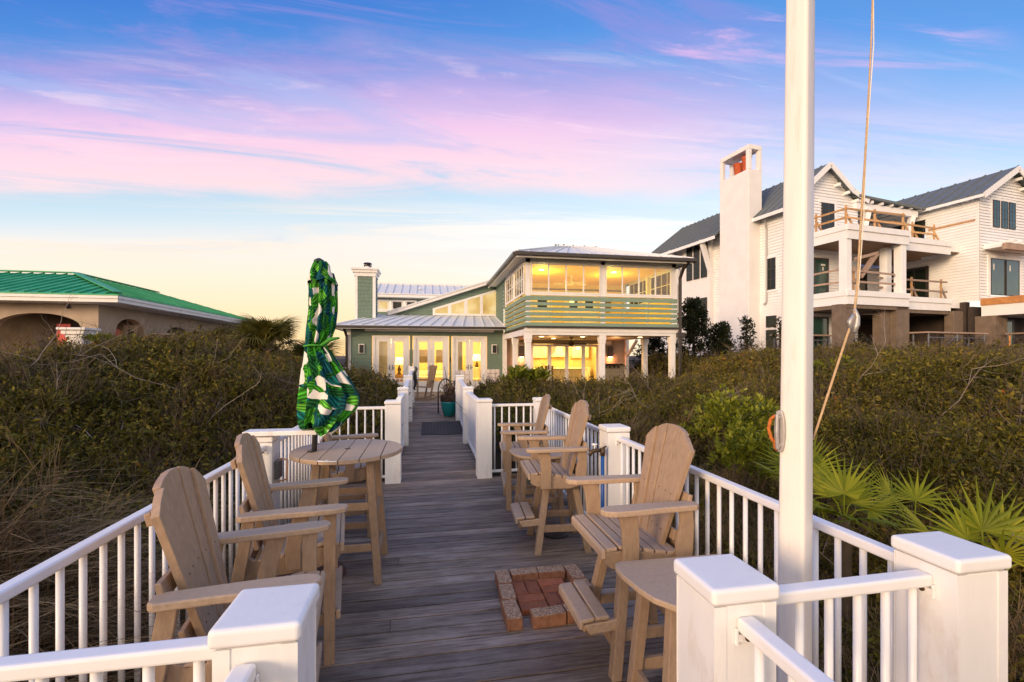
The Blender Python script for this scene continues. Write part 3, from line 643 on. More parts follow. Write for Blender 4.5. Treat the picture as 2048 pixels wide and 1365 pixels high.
def make_chair(name, label, style, loc, rz, group):
    t = thing(name, label, 'chair', loc, rz, group)
    sw = style == 'swivel'; AZ = 0.975 if sw else 0.925; SZ = 0.745 if sw else 0.70
    # seat: slats across, dipping towards the back, front slat rolls over
    m = MB(); xs = [0.268, 0.195, 0.122, 0.049, -0.024, -0.097]; zs = [0.0, 0.004, -0.008, -0.022, -0.036, -0.046]
    for i, (x, z) in enumerate(zip(xs, zs)):
        zt = SZ+z; dz = (zs[i]-zs[min(i+1, 5)])*0.5
        m.prism([(x+0.0315, -0.272, zt+dz*.9), (x-0.0315, -0.272, zt-dz*.9), (x-0.0315, -0.272, zt-dz*.9-0.022), (x+0.0315, -0.272, zt+dz*.9-0.022)], (0, 0.544, 0))
    m.prism([(0.303, -0.272, SZ-0.005), (0.302, -0.272, SZ-0.06), (0.325, -0.272, SZ-0.06), (0.327, -0.272, SZ-0.02), (0.318, -0.272, SZ-0.003)], (0, 0.544, 0))
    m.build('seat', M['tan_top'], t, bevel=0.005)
    m = MB()
    for s in (-1, 1):
        y = s*0.272-(0.026 if s > 0 else 0)
        top = [(0.30, -0.024), (0.2, -0.022), (0.1, -0.034), (0.0, -0.052), (-0.08, -0.062), (-0.15, -0.045), (-0.20, -0.01)]
        poly = [(x, y, SZ+z) for x, z in top] + [(-0.215, y, SZ-0.06), (-0.20, y, SZ-0.115), (-0.05, y, SZ-0.15), (0.15, y, SZ-0.145), (0.27, y, SZ-0.115), (0.303, y, SZ-0.09)]
        m.prism(poly, (0, 0.026, 0))
    m.box(-0.20, -0.175, -0.245, 0.245, SZ-0.12, SZ-0.04); m.build('seat_frame', M['tan'], t, bevel=0.004)
    # back
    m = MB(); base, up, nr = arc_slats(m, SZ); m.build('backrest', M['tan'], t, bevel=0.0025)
    m = MB(); c = base+up*0.30-nr*0.018; m.bar(c+Vector((0, -0.265, 0)), c+Vector((0, 0.265, 0)), 0.07, 0.024, nr)
    c = base+up*0.56-nr*0.014; m.bar(c+Vector((0, -0.205, 0)), c+Vector((0, 0.205, 0)), 0.05, 0.024, nr)
    c = base+up*0.08-nr*0.014; m.bar(c+Vector((0, -0.21, 0)), c+Vector((0, 0.21, 0)), 0.06, 0.024, nr)
    m.build('back_brace', M['tan'], t, bevel=0.004)
    m = MB()
    for k in (-2, -1, 0, 1, 2):
        for s in (0.085, 0.30):
            wy = k*(0.068+0.033*s/0.7); c = base+up*s+nr*(0.030+0.018*(k/2)**2)+Vector((0, wy, 0)); m.tube([c, c+nr*0.0015], 0.0042, 6)
    m.build('screw_head', M['brass'], t)
    # arms
    for s in (-1, 1):
        m = MB(); out = [(-0.205, 0.25), (-0.225, 0.265), (-0.225, 0.325), (-0.20, 0.343), (0.0, 0.35), (0.17, 0.366), (0.28, 0.368), (0.335, 0.352), (0.352, 0.315), (0.34, 0.280), (0.29, 0.258), (0.1, 0.25)]
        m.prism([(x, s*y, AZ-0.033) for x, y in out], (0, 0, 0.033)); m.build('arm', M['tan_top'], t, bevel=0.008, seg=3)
        # curved front bracket under the arm
        m = MB(); ya = s*0.2745; f = 0.245 if not sw else 0.10
        if sw:
            poly = [(0.125, SZ-0.14), (0.118, SZ), (0.122, SZ+0.12), (0.135, AZ-0.033), (0.245, AZ-0.033), (0.222, SZ+0.12), (0.212, SZ), (0.215, SZ-0.14)]
            m.prism([(x, ya, z) for x, z in poly], (0, s*0.026, 0)); m.build('arm_support', M['tan'], t, bevel=0.004)
            m = MB(); poly = [(-0.195, SZ-0.11), (-0.10, SZ-0.12), (-0.105, SZ+0.0), (-0.13, SZ+0.12), (-0.125, AZ-0.033), (-0.205, AZ-0.033), (-0.21, SZ+0.1), (-0.205, SZ-0.02)]
            m.prism([(x, ya, z) for x, z in poly], (0, s*0.026, 0)); m.build('arm_support', M['tan'], t, bevel=0.004)
        else:
            poly = [(0.02, SZ-0.12), (0.01, SZ), (0.03, SZ+0.1), (0.055, AZ-0.033), (0.145, AZ-0.033), (0.112, SZ+0.1), (0.095, SZ), (0.095, SZ-0.12)]
            m.prism([(x, ya, z) for x, z in poly], (0, s*0.026, 0)); m.build('arm_support', M['tan'], t, bevel=0.004)
    if not sw:
        for s in (-1, 1):
            m = MB(); y = s*0.288; m.prism([(0.215, y-0.017, 0), (0.275, y-0.017, 0), (0.285, y-0.017, AZ-0.03), (0.215, y-0.017, AZ-0.03)], (0, 0.034, 0)); m.build('leg', M['tan'], t, bevel=0.004)
            m = MB(); m.prism([(-0.345, y-0.017, 0), (-0.283, y-0.017, 0), (-0.135, y-0.017, AZ-0.033), (-0.20, y-0.017, AZ-0.033)], (0, 0.034, 0)); m.build('leg', M['tan'], t, bevel=0.004)
            m = MB(); m.bar((-0.28, s*0.258, 0.25), (0.24, s*0.258, 0.25), 0.024, 0.06); m.build('stretcher', M['tan'], t, bevel=0.003)
        m = MB(); m.bar((0.25, -0.27, 0.30), (0.25, 0.27, 0.30), 0.09, 0.028); m.bar((0.295, -0.305, 0.285), (0.295, 0.305, 0.285), 0.026, 0.055); m.build('footrest', M['tan_top'], t, bevel=0.008)
        m = MB(); m.bar((-0.285, -0.27, 0.25), (-0.285, 0.27, 0.25), 0.024, 0.06); m.bar((0.235, -0.27, 0.62), (0.235, 0.27, 0.62), 0.024, 0.06); m.build('stretcher', M['tan'], t, bevel=0.003)
    else:
        m = MB(); m.box(-0.17, 0.17, -0.17, 0.17, SZ-0.185, SZ-0.158); m.lathe([(0.13, SZ-0.158), (0.13, SZ-0.14)], 24); m.box(-0.17, -0.13, -0.246, 0.246, SZ-0.135, SZ-0.09); m.box(0.12, 0.17, -0.246, 0.246, SZ-0.14, SZ-0.09)
        m.build('swivel_plate', M['tan'], t, bevel=0.004)
        tp, ft = 0.14, 0.235; zt = SZ-0.185
        at = lambda sx, sy, z: Vector((sx*(ft+(tp-ft)*z/zt), sy*(ft+(tp-ft)*z/zt), z))
        for sx in (-1, 1):
            for sy in (-1, 1):
                m = MB(); a = at(sx, sy, 0); b = at(sx, sy, zt)
                w = 0.030; m.prism([(a.x-w, a.y-w, 0), (a.x+w, a.y-w, 0), (a.x+w, a.y+w, 0), (a.x-w, a.y+w, 0)], b-a); m.build('leg', M['tan'], t, bevel=0.005)
        for sx, sy, ex, ey, z in ((-1, -1, 1, -1, 0.215), (-1, 1, 1, 1, 0.215), (-1, -1, -1, 1, 0.215), (1, -1, 1, 1, 0.155)):
            m = MB(); m.bar(at(sx, sy, z), at(ex, ey, z), 0.028, 0.062); m.build('stretcher', M['tan'], t, bevel=0.003)
        m = MB()
        for s in (-1, 1): m.prism([(0.16, s*0.195-0.012, 0.25), (0.37, s*0.195-0.012, 0.235), (0.405, s*0.195-0.012, 0.295), (0.16, s*0.195-0.012, 0.314)], (0, 0.024, 0))
        m.bar((0.295, -0.212, 0.326), (0.295, 0.212, 0.326), 0.080, 0.024); m.bar((0.385, -0.212, 0.320), (0.385, 0.212, 0.320), 0.080, 0.024, (0.1, 0, 1)); m.bar((0.420, -0.212, 0.297), (0.420, 0.212, 0.297), 0.024, 0.05)
        m.build('footrest', M['tan_top'], t, bevel=0.009, seg=3)
    return t
GC = 'tan adirondack bar chairs on the deck'
ch = make_chair('adirondack_chair', 'tan adirondack chair at the lower left, seen from behind, nearest the viewer', 'fixed', (-0.80, 2.18, 0), R(8), GC)
clone(ch, 'tan adirondack chair second on the left, between the nearest chair and the round table', (-0.85, 3.07, 0), R(9))
clone(ch, 'tan adirondack chair behind the round table, half hidden by the umbrella', (-0.84, 4.98, 0), R(8))
clone(ch, 'tan adirondack chair on straight legs, farthest back on the right, beside the corner post', (1.21, 5.51, 0), R(174))
cs = make_chair('swivel_chair', 'tan swivel adirondack chair with footrest, nearest on the right beside the flagpole', 'swivel', (1.265, 2.64, 0), R(180), GC)
clone(cs, 'tan swivel adirondack chair second from the front on the right, before the blue pipe', (1.234, 4.255, 0), R(176))

# half round connecting tables
def make_side_table(label, loc, rz):
    t = thing('side_table', label, 'side table', loc, rz, 'tan wedge side tables between the right chairs')
    top = [(-0.31, 0.22), (-0.325, 0.18), (-0.325, 0.10), (-0.305, -0.03), (-0.28, -0.12), (-0.22, -0.20), (-0.10, -0.25), (0.10, -0.25), (0.22, -0.22), (0.27, -0.14), (0.28, 0.2), (0.26, 0.23), (-0.28, 0.24)]
    m = MB(); m.prism([(x, y, 0.722) for x, y in top], (0, 0, 0.028)); m.build('table_top', M['tan_top'], t, bevel=0.006)
    for sx, sy in ((-0.2, -0.13), (0.16, -0.13), (-0.2, 0.13), (0.16, 0.13)):
        m = MB(); a = Vector((sx*1.25, sy*1.35, 0)); b = Vector((sx*0.95, sy, 0.722)); w = 0.026
        m.prism([(a.x-w, a.y-w, 0), (a.x+w, a.y-w, 0), (a.x+w, a.y+w, 0), (a.x-w, a.y+w, 0)], b-a); m.build('leg', M['tan'], t, bevel=0.004)
    for y in (-0.16, 0.16):
        m = MB(); m.bar((-0.225, y, 0.27), (0.185, y, 0.27), 0.024, 0.06); m.build('stretcher', M['tan'], t, bevel=0.003)
    for x in (-0.225, 0.185):
        m = MB(); m.bar((x, -0.155, 0.23), (x, 0.155, 0.23), 0.024, 0.06); m.build('stretcher', M['tan'], t, bevel=0.003)
    return t
st = make_side_table('tan side table at the lower right, partly behind the front post', (1.245, 1.96, 0), 0)
clone(st, 'tan side table between the two farthest right chairs', (1.22, 4.86, 0), R(-3))

# round bar table
TC = Vector((-0.655, 4.03, 0)); TR = 0.445; TZ = 1.02
t = thing('bar_table', 'round tan bar table of planks on splayed legs, pierced by the umbrella pole', 'table', TC)
m = MB(); edges = np.linspace(-TR, TR, 7)
for i in range(6):
    a, b = edges[i]+0.003, edges[i+1]-0.003; pts = []
    for k in range(9):
        x = a+(b-a)*k/8; pts.append((x, -math.sqrt(max(0, TR*TR-x*x)), TZ-0.034))
    for k in range(9):
        x = b+(a-b)*k/8; pts.append((x, math.sqrt(max(0, TR*TR-x*x)), TZ-0.034))
    q = []
    for p in pts:
        if not q or (Vector(p)-Vector(q[-1])).length > 1e-4: q.append(p)
    if (Vector(q[0])-Vector(q[-1])).length < 1e-4: q.pop()
    m.prism(q, (0, 0, 0.034))
m.build('table_top', M['tan_top'], t, bevel=0.004)
m = MB(); m.tube([(0, 0, TZ-0.002), (0, 0, TZ+0.0015)], 0.024, 20); m.build('umbrella_hole', M['soil'], t)
m = MB()
m.box(-0.30, 0.30, -0.045, 0.045, TZ-0.075, TZ-0.036); m.box(-0.045, 0.045, -0.30, -0.046, TZ-0.075, TZ-0.036); m.box(-0.045, 0.045, 0.046, 0.30, TZ-0.075, TZ-0.036); m.build('apron', M['tan'], t, bevel=0.004)
zt = TZ-0.036; at = lambda sx, sy, z: Vector((sx*(0.275+(0.20-0.275)*z/zt), sy*(0.275+(0.20-0.275)*z/zt), z))
for sx in (-1, 1):
    for sy in (-1, 1):
        m = MB(); a, b = at(sx, sy, 0), at(sx, sy, zt); w = 0.030
        m.prism([(a.x-w, a.y-w, 0), (a.x+w, a.y-w, 0), (a.x+w, a.y+w, 0), (a.x-w, a.y+w, 0)], b-a); m.build('leg', M['tan'], t, bevel=0.005)
for z in (0.60, 0.28):
    for a, b in (((-1, -1), (1, -1)), ((1, -1), (1, 1)), ((1, 1), (-1, 1)), ((-1, 1), (-1, -1))):
        m = MB(); zz = z-(0.08 if a[0] == b[0] else 0); m.bar(at(*a, zz), at(*b, zz), 0.026, 0.058); m.build('stretcher', M['tan'], t, bevel=0.003)
m = MB(); r = random.Random(3)
for k in range(7):
    a = R(-108)+k*0.045; p = Vector((math.cos(a)*(TR+0.001), math.sin(a)*(TR+0.001), TZ-0.004-r.uniform(0, 0.004)))
    m.tube([p+Vector((-0.012, 0.004, 0)), p+Vector((0.012, 0, 0))], r.uniform(0.003, 0.007), 6)
m.build('chipped_edge', M['white'], t)

# ---------------------------------------------------------------- closed patterned umbrella
UB = Vector((-0.925, 3.95, 0))
t = thing('umbrella', 'closed patio umbrella in green palm leaf print, tied at the waist', 'umbrella', UB)
m = MB(); m.tube([(0, 0, 0.02), (0.045, 0.06, 2.56)], 0.021, 14); m.build('pole', M['black_metal'], t, smooth=True)
m = MB(); m.lathe([(0.26, 0.0), (0.265, 0.02), (0.25, 0.045), (0.06, 0.06), (0.045, 0.10), (0.026, 0.105)], 28); m.build('umbrella_base', mat('rusty iron base', (0.10, 0.045, 0.03), 0.8, 0.3, 12), t, smooth=True)
m = MB(); m.tube([(0, 0, TZ), (0, 0, TZ+0.012)], 0.03, 16); m.build('collar', M['black_metal'], t)
PXM = 245.0
def upx(px): return (px-628.0)/PXM              # pixels read off the photograph turned into metres beside the pole
rowsU = [ # z, left, right, half depth
 (2.575, 633, 655, .045), (2.55, 628, 660, .07), (2.50, 625, 663, .085), (2.45, 623, 666, .092), (2.42, 622, 669, .098)]
def cloth(rows, name, parent, pleats, amp, seed, nb=72, hem=0.0, flare=0.0):
    m = MB(); m.uv = []; rr = random.Random(seed); ph = [rr.uniform(0, 6.28) for _ in range(6)]
    nr_ = len(rows)
    for i, (z, l, r_, hd) in enumerate(rows):
        cx, hw = (upx(l)+upx(r_))/2, (upx(r_)-upx(l))/2; s = i/(nr_-1)
        for k in range(nb):
            a = 2*math.pi*k/nb
            f = 1+amp*(0.4+0.6*s)*math.cos(pleats*a+ph[0]+1.2*s)+amp*0.45*math.sin((pleats+3)*a+ph[1]-2.0*s)+0.03*math.sin(3*a+5*s+ph[2])
            dz = hem*s**3*(math.sin(2*a+ph[3])*0.6+math.sin(5*a+ph[4])*0.4)
            m.v.append((cx+hw*math.cos(a)*f, 0.03+hd*math.sin(a)*f+0.012*math.sin(7*a+3*s), z+dz)); m.c.append(0.5)
            m.uv.append((k/nb*1.05, z*0.95))
    for i in range(nr_-1):
        for k in range(nb): m.f.append((i*nb+k, (i+1)*nb+k, (i+1)*nb+(k+1) % nb, i*nb+(k+1) % nb))
    return m.build(name, M['print'], parent, smooth=True)
def dense(rows, n):
    z = [r[0] for r in rows][::-1]; out = []
    for zz in np.linspace(rows[0][0], rows[-1][0], n): out.append((zz, *[float(np.interp(zz, z, [r[j] for r in rows][::-1])) for j in (1, 2, 3)]))
    return out
zy = lambda y: 1.8+(712-y)*3.75/915.0
body = [(zy(545), 626, 666, .08), (zy(570), 622, 672, .10), (zy(620), 623, 672, .105), (zy(655), 619, 668, .10), (zy(680), 617, 660, .085), (zy(692), 617, 651, .06), (zy(702), 615, 660, .075), (zy(720), 614, 672, .10), (zy(745), 612, 688, .12), (zy(770), 611, 704, .12), (zy(792), 610, 716, .12), (zy(812), 609, 712, .12), (zy(832), 609, 692, .115), (zy(850), 610, 676, .11), (zy(858), 612, 664, .11)]
can = cloth(dense(body, 46), 'canopy', t, 11, 0.17, 5, 110, hem=0.075)
cap = rowsU + [(zy(556), 620, 673, .105), (zy(566), 619, 676, .112)]
cloth(dense(cap, 16), 'vent_flap', t, 6, 0.06, 8, 60, hem=0.025)
m = MB(); m.lathe([(0.018, 2.55), (0.042, 2.565), (0.038, 2.585), (0.012, 2.60)], 20, (0.052, 0.03, 0)); m.build('finial', M['black_metal'], t, smooth=True)
m = MB(); zt = zy(692); cx, hw = (upx(616)+upx(652))/2, (upx(652)-upx(616))/2
m.tube([(cx+(hw+0.012)*math.cos(a), 0.03+0.078*math.sin(a), zt+0.004*math.sin(3*a)) for a in np.linspace(0, 2*math.pi, 28)], 0.009, 8)
m.tube([(cx+hw*.8, -0.05, zt), (cx+hw+0.06, -0.06, zt+0.05), (cx+hw+0.13, -0.06, zt+0.062)], [0.012, 0.018, 0.008], 8)
m.build('tie_strap', mat('green strap', (0.045, 0.27, 0.02), 0.7), t, smooth=True)

# ---------------------------------------------------------------- flagpole with cleat and halyard
PB = Vector((1.357, 1.497, 0))
t = thing('flagpole', 'tall cream painted flagpole standing inside the front right corner of the deck', 'flagpole', PB)
m = MB(); rows = []
for z, rr_, dx in ((0, 0.0485, 0), (0.66, 0.0475, 0.0), (1.8, 0.0435, 0.011), (3.2, 0.0390, 0.027), (5.2, 0.034, 0.045), (7.4, 0.028, 0.07)):
    rows.append((z, rr_, dx))
prof = []
for k in range(28):
    a = 2*math.pi*k/28; e = 0.30
    x = math.copysign(abs(math.cos(a))**e, math.cos(a)); y = math.copysign(abs(math.sin(a))**e, math.sin(a)); prof.append((x, y))
rot = R(27)
vs = []
for z, rr_, dx in rows:
    for x, y in prof: vs.append((dx+rr_*(x*math.cos(rot)-y*math.sin(rot)), rr_*(x*math.sin(rot)+y*math.cos(rot)), z))
n = 28; m.add(vs, [(i*n+k, i*n+(k+1) % n, (i+1)*n+(k+1) % n, (i+1)*n+k) for i in range(len(rows)-1) for k in range(n)]+[tuple(5*n+k for k in range(n))])
po = m.build('pole', M['pole'], t, smooth=True)
m = MB(); m.lathe([(0.11, 0), (0.11, 0.012), (0.075, 0.018)], 24); m.build('foot_plate', M['alum'], t)
m = MB(); m.tube([(0.07, 0, 7.4), (0.072, 0, 7.5)], [0.04, 0.045], 16); m.build('top_cap', M['alum'], t)
cl = MB()
dirL = Vector((math.cos(R(207)), math.sin(R(207)), 0)); tang = Vector((-math.cos(R(117)), -math.sin(R(117)), 0))
cz = 1.517; cb = Vector((0.008, 0, cz))+dirL*0.0455-tang*0.036
pts = []
for k in range(20):
    a = 2*math.pi*k/20; u = 0.019*math.cos(a); v = 0.078*math.sin(a); v = math.copysign(min(abs(v)*1.15, 0.078), v)
    pts.append(cb+tang*u+Vector((0, 0, v)))
cl.prism(pts, dirL*0.014); cl.tube([cb+dirL*0.012+Vector((0, 0, 0.05)), cb+dirL*0.03+Vector((0, 0, 0.055))], 0.008, 8); cl.tube([cb+dirL*0.012+Vector((0, 0, -0.05)), cb+dirL*0.028+Vector((0, 0, -0.055))], 0.008, 8)
cl.tube([cb+dirL*0.03+Vector((0, 0, 0.066)), cb+dirL*0.034+Vector((0, 0, 0)), cb+dirL*0.028+Vector((0, 0, -0.066))], 0.007, 8)
co = cl.build('cleat', M['alum'], t, bevel=0.003)
m = MB(); c0 = cb+dirL*0.018-tang*0.010; rl = (-tang*0.85+dirL*0.5).normalized()
m.tube([c0+Vector((0, 0, 0.06)), c0+rl*0.016+Vector((0, 0, 0.045)), c0+rl*0.024+Vector((0, 0, 0.01)), c0+rl*0.016+Vector((0, 0, -0.025)), c0+rl*0.004+Vector((0, 0, -0.045))], 0.0065, 10)
m.tube([c0+Vector((0, 0, -0.03)), c0+Vector((0, 0, -0.06)), c0-dirL*0.01+Vector((0, 0, -0.07))], 0.009, 8)
m.build('lashing', M['rope_orange'], co, smooth=True)
hy = MB(); dX = Vector((C_, -S_, 0))
def hal(px, py, dep=1.745):
    return Vector((dep*S_+(px-1024)/915*dep*C_, dep*C_-(px-1024)/915*dep*S_, H+(712-py)/915*dep))
pl = [(1626, 880), (1640, 838), (1668, 752), (1694, 672), (1708, 634), (1714, 575), (1722, 440), (1730, 320), (1737, 190), (1742, 95), (1745, 0), (1748, -250), (1735, -700), (1690, -1500)]
ho = hal(1626, 880); hp = [hal(*p)-ho for p in pl]
t2 = thing('halyard', 'thin pale rope bowed out by the wind beside the flagpole', 'rope', ho)
hy.tube(hp, [0.0042]*5+[0.0036]*3+[0.0028]*6, 8); hy.build('rope', M['rope'], t2, smooth=True)
hy2 = MB(); hy2.tube([p+dX*0.0035*((i % 3)+1)+Vector((0, 0, .01)) for i, p in enumerate(hp[4:])], 0.0018, 6); hy2.build('rope', M['linen'], t2, smooth=True)
k = hp[4]; m = MB()
m.tube([k+Vector((0, 0, -0.06)), k+Vector((0.012, 0, -0.03)), k+Vector((0.016, 0, 0.0)), k+Vector((0.002, 0, 0.03))], [0.009, 0.011, 0.008, 0.006], 10)
m.tube([k+Vector((-0.012, 0, -0.05)), k+Vector((-0.02, 0, -0.02)), k+Vector((0, 0, 0.012))], [0.006, 0.009, 0.005], 8); m.build('snap_hook', M['alum'], t2, smooth=True)

# ---------------------------------------------------------------- things near the house
PZ = 0.30
t = thing('planter', 'teal glazed pot with a dried plant at the end of the right panels', 'planter', (0.58, 12.42, ramp_z(12.42)))
m = MB(); m.lathe([(0.13, 0), (0.145, 0.01), (0.20, 0.22), (0.225, 0.36), (0.228, 0.40)], 28); m.build('pot', M['teal'], t, smooth=True)
m = MB(); m.lathe([(0.225, 0.40), (0.232, 0.41), (0.235, 0.53), (0.245, 0.55), (0.22, 0.56), (0.21, 0.52), (0.05, 0.52)], 28); m.build('pot_rim', M['soil'], t, smooth=True)
m = MB(); r = random.Random(4)
for k in range(46):
    a = r.uniform(0, 6.28); p = Vector((r.uniform(-.1, .1), r.uniform(-.1, .1), 0.52)); q = p+Vector((math.cos(a)*r.uniform(.05, .2), math.sin(a)*r.uniform(.05, .2), r.uniform(.1, .45)))
    m.tube([p, (p+q)/2+Vector((0, 0, .04)), q], [0.006, 0.004, 0.002], 5); 
    for j in range(3):
        c = p.lerp(q, r.uniform(.4, 1)); m.add([c, c+Vector((r.uniform(-.05, .05), r.uniform(-.05, .05), .02)), c+Vector((r.uniform(-.05, .05), 0, -.05))], [(0, 1, 2)])
m.build('dried_stems', mat('dried plant', (0.10, 0.055, 0.03), 0.9, 0.4, 20), t)
t = thing('iron_hoop', 'arched dark iron garden hoop standing behind the teal pot', 'garden hoop', (0.50, 12.85, ramp_z(12.85)))
m = MB(); m.tube([(-0.2, 0, 0), (-0.2, 0, 0.55)]+[(0.2*-math.cos(a), 0, 0.62+0.34*math.sin(a)) for a in np.linspace(0, math.pi, 14)]+[(0.2, 0, 0.55), (0.2, 0, 0)], 0.017, 8); m.build('hoop', M['black_metal'], t, smooth=True)
m = MB(); m.tube([(0.05, 0, 0.4), (0.02, 0, 1.0), (-0.03, 0, 1.28), (0.0, 0, 1.30)], [0.012, 0.012, 0.008, 0.004], 6)
for a in np.linspace(0.3, 2.8, 6): m.bar((0.0, 0, 0.66), (-0.19*math.cos(a), 0, 0.66+0.3*math.sin(a)), 0.012, 0.012)
m.build('spoke', M['black_metal'], t)
t = thing('gate_ornament', 'black cast iron seahorse shaped latch on the far left gate post', 'latch', (-0.36, 14.24, 1.02))
m = MB(); m.tube([(0, 0, 0.44), (0.03, 0, 0.40), (0.02, 0, 0.33), (-0.01, 0, 0.25), (0.0, 0, 0.10), (0.015, 0, -0.02), (0, 0, -0.12), (-0.03, 0, -0.2), (0.0, 0, -0.25), (0.035, 0, -0.23)], [0.02, 0.045, 0.04, 0.05, 0.055, 0.045, 0.035, 0.03, 0.025, 0.015], 10)
m.tube([(0.03, 0, 0.39), (0.09, 0, 0.37)], [0.022, 0.012], 8); m.tube([(-0.02, 0, 0.44), (-0.045, 0, 0.48)], [0.015, 0.006], 6); m.build('seahorse', M['black_metal'], t, smooth=True)
def rocking(label, loc, rz):
    t = thing('rocking_chair', label, 'rocking chair', loc, rz)
    for s in (-1, 1):
        m = MB(); m.tube([(0.5, s*.26, .09), (.25, s*.26, .03), (0, s*.26, .02), (-.25, s*.26, .04), (-.55, s*.26, .13)], 0.02, 8); m.build('rocker', M['wicker'], t)
        m = MB(); m.bar((.24, s*.26, .03), (.24, s*.26, .66), .05, .05); m.build('leg', M['wicker'], t)
        m = MB(); m.bar((-.20, s*.26, .03), (-.42, s*.26, 1.15), .05, .05, (1, 0, 0)); m.build('leg', M['wicker'], t)
        m = MB(); m.bar((-.32, s*.28, .67), (.32, s*.28, .69), .08, .03); m.build('arm', M['wicker'], t)
    m = MB(); m.bar((-.24, 0, .42), (.28, 0, .46), .5, .03); m.build('seat', M['wicker'], t)
    m = MB()
    for k in range(6): y = -.2+k*.08; m.bar((-.24, y, .42), (-.43, y, 1.12), .055, .018, (1, 0, 0))
    m.bar((-.43, -.28, 1.12), (-.43, .28, 1.12), .03, .10); m.build('backrest', M['wicker'], t)
rocking('wooden slatted rocking chair on the patio, left of the walkway end', (-0.18, 15.9, PZ), R(200))
def patio_chair(label, loc, rz):
    t = thing('patio_chair', label, 'patio chair', loc, rz, 'cushioned patio chairs before the green house')
    for s in (-1, 1):
        for x in (-.26, .26):
            m = MB(); m.bar((x, s*.28, 0), (x, s*.28, .6), .04, .04); m.build('leg', M['black_metal'], t)
        m = MB(); m.bar((-.3, s*.28, .6), (.3, s*.28, .6), .05, .03); m.build('arm', M['black_metal'], t)
    m = MB(); m.box(-.27, .29, -.26, .26, .34, .46); m.build('seat_cushion', M['cushion'], t, bevel=.04, seg=3)
    m = MB()
    for i in range(3):
        for j in range(3): m.bar((-.26-.04*j, -.175+.175*i, .47+.165*j), (-.30-.04*j, -.175+.175*i, .635+.165*j), .172, .12, (1, 0, 0.2))
    m.build('back_cushion', M['cushion'], t, bevel=.03, seg=3)
pc = patio_chair('cream cushioned patio chair behind the right walkway panels', (1.22, 16.3, PZ), R(-95))
patio_chair('cream cushioned patio chair farther right, against the green wall', (2.55, 17.3, PZ), R(-85))
# ---------------------------------------------------------------- the green house
YD, YP, XL, XC, XR = 19.3, 14.9, -3.12, 3.21, 8.70
hs = thing('green_house', 'sage green beach house with lit windows and screened upper porch at the walkway end', 'house', (0, YD, PZ))
Bd = lambda m, n, mk, p=hs, **k: m.build(n, M[mk], p, True, **k)
# front lower wall
m = MB(); lap(m, FY(YD), XL, XC, PZ, 2.96, 0.155, [(-2.2, -0.70, 0.3, 2.64), (-0.59, 0.90, 0.3, 2.64), (1.0, 2.50, 0.3, 2.64)]); Bd(m, 'wall', 'green')
m = MB(); lap(m, FXn(XL), YD, 24.5, PZ, 2.96, 0.155); Bd(m, 'wall', 'green')
m = MB(); fbox(m, FY(YD), XL-.02, XL+.10, PZ, 2.96, 0.0, 0.03); fbox(m, FY(YD), XC-.05, XC+.12, PZ, 2.75, 0.0, 0.16); Bd(m, 'corner_board', 'white_trim')
# french doors
def french(u0, u1, glass):
    F = FY(YD); m = MB()
    fbox(m, F, u0-.02, u0+.09, PZ, 2.62, 0, .045); fbox(m, F, u1-.09, u1+.02, PZ, 2.62, 0, .045); fbox(m, F, u0+.09, u1-.09, 2.53, 2.62, 0, .045); fbox(m, F, u0+.09, u1-.09, PZ, PZ+.05, -.05, .06)
    d = Bd(m, 'french_door', 'white_trim')
    mid = (u0+u1)/2
    for a, b, hs_ in ((u0+.09, mid-.004, 1), (mid+.004, u1-.09, -1)):
        c = (a+b)/2; g0, g1 = c-.165, c+.165
        m = MB(); fbox(m, F, a, g0, PZ+.05, 2.53, -.03, .018); fbox(m, F, g1, b, PZ+.05, 2.53, -.03, .018); fbox(m, F, g0, g1, 2.38, 2.53, -.03, .018); fbox(m, F, g0, g1, PZ+.05, .74, -.03, .018)
        for z in (0.6, 1.4, 2.3): fbox(m, F, (a if hs_ > 0 else b)-.012, (a if hs_ > 0 else b)+.012, z-.05, z+.05, .018, .03)
        l = Bd(m, 'door_leaf', 'white_trim', d)
        g = MB(); fbox(g, F, g0, g1, .74, 2.38, -.012, -.006); Bd(g, 'pane', 'glass', d)
        h = MB(); x = b-.05 if hs_ > 0 else a+.05; fbox(h, F, x-.012, x+.012, 1.22, 1.42, .018, .035); h.bar(F(x, 1.3, .05), F(x-hs_*.1, 1.3, .05), .02, .02); Bd(h, 'handle', 'black_metal', d)
    return d
french(-2.16, -0.74, 0); french(-0.55, 0.86, 0); french(1.04, 2.46, 0)
for x0, x1 in ((-2.72, -2.49), (2.69, 2.92)):
    m = MB(); fbox(m, FY(YD), x0, x1, 1.89, 2.28, .01, .06); s = Bd(m, 'wall_speaker', 'white_trim', bevel=.01)
    m = MB(); fbox(m, FY(YD), x0+.035, x1-.035, 1.925, 2.245, .061, .10); Bd(m, 'speaker_grille', 'black_metal', s)
m = MB(); fbox(m, FY(YD), 0.94, 0.985, 1.55, 1.72, .012, .035); Bd(m, 'doorbell', 'black_metal')
m = MB(); m.box(-2.46, 2.77, YD-.20, YD-.02, 2.79, 2.90); Bd(m, 'awning_cassette', 'white_trim', bevel=.02)
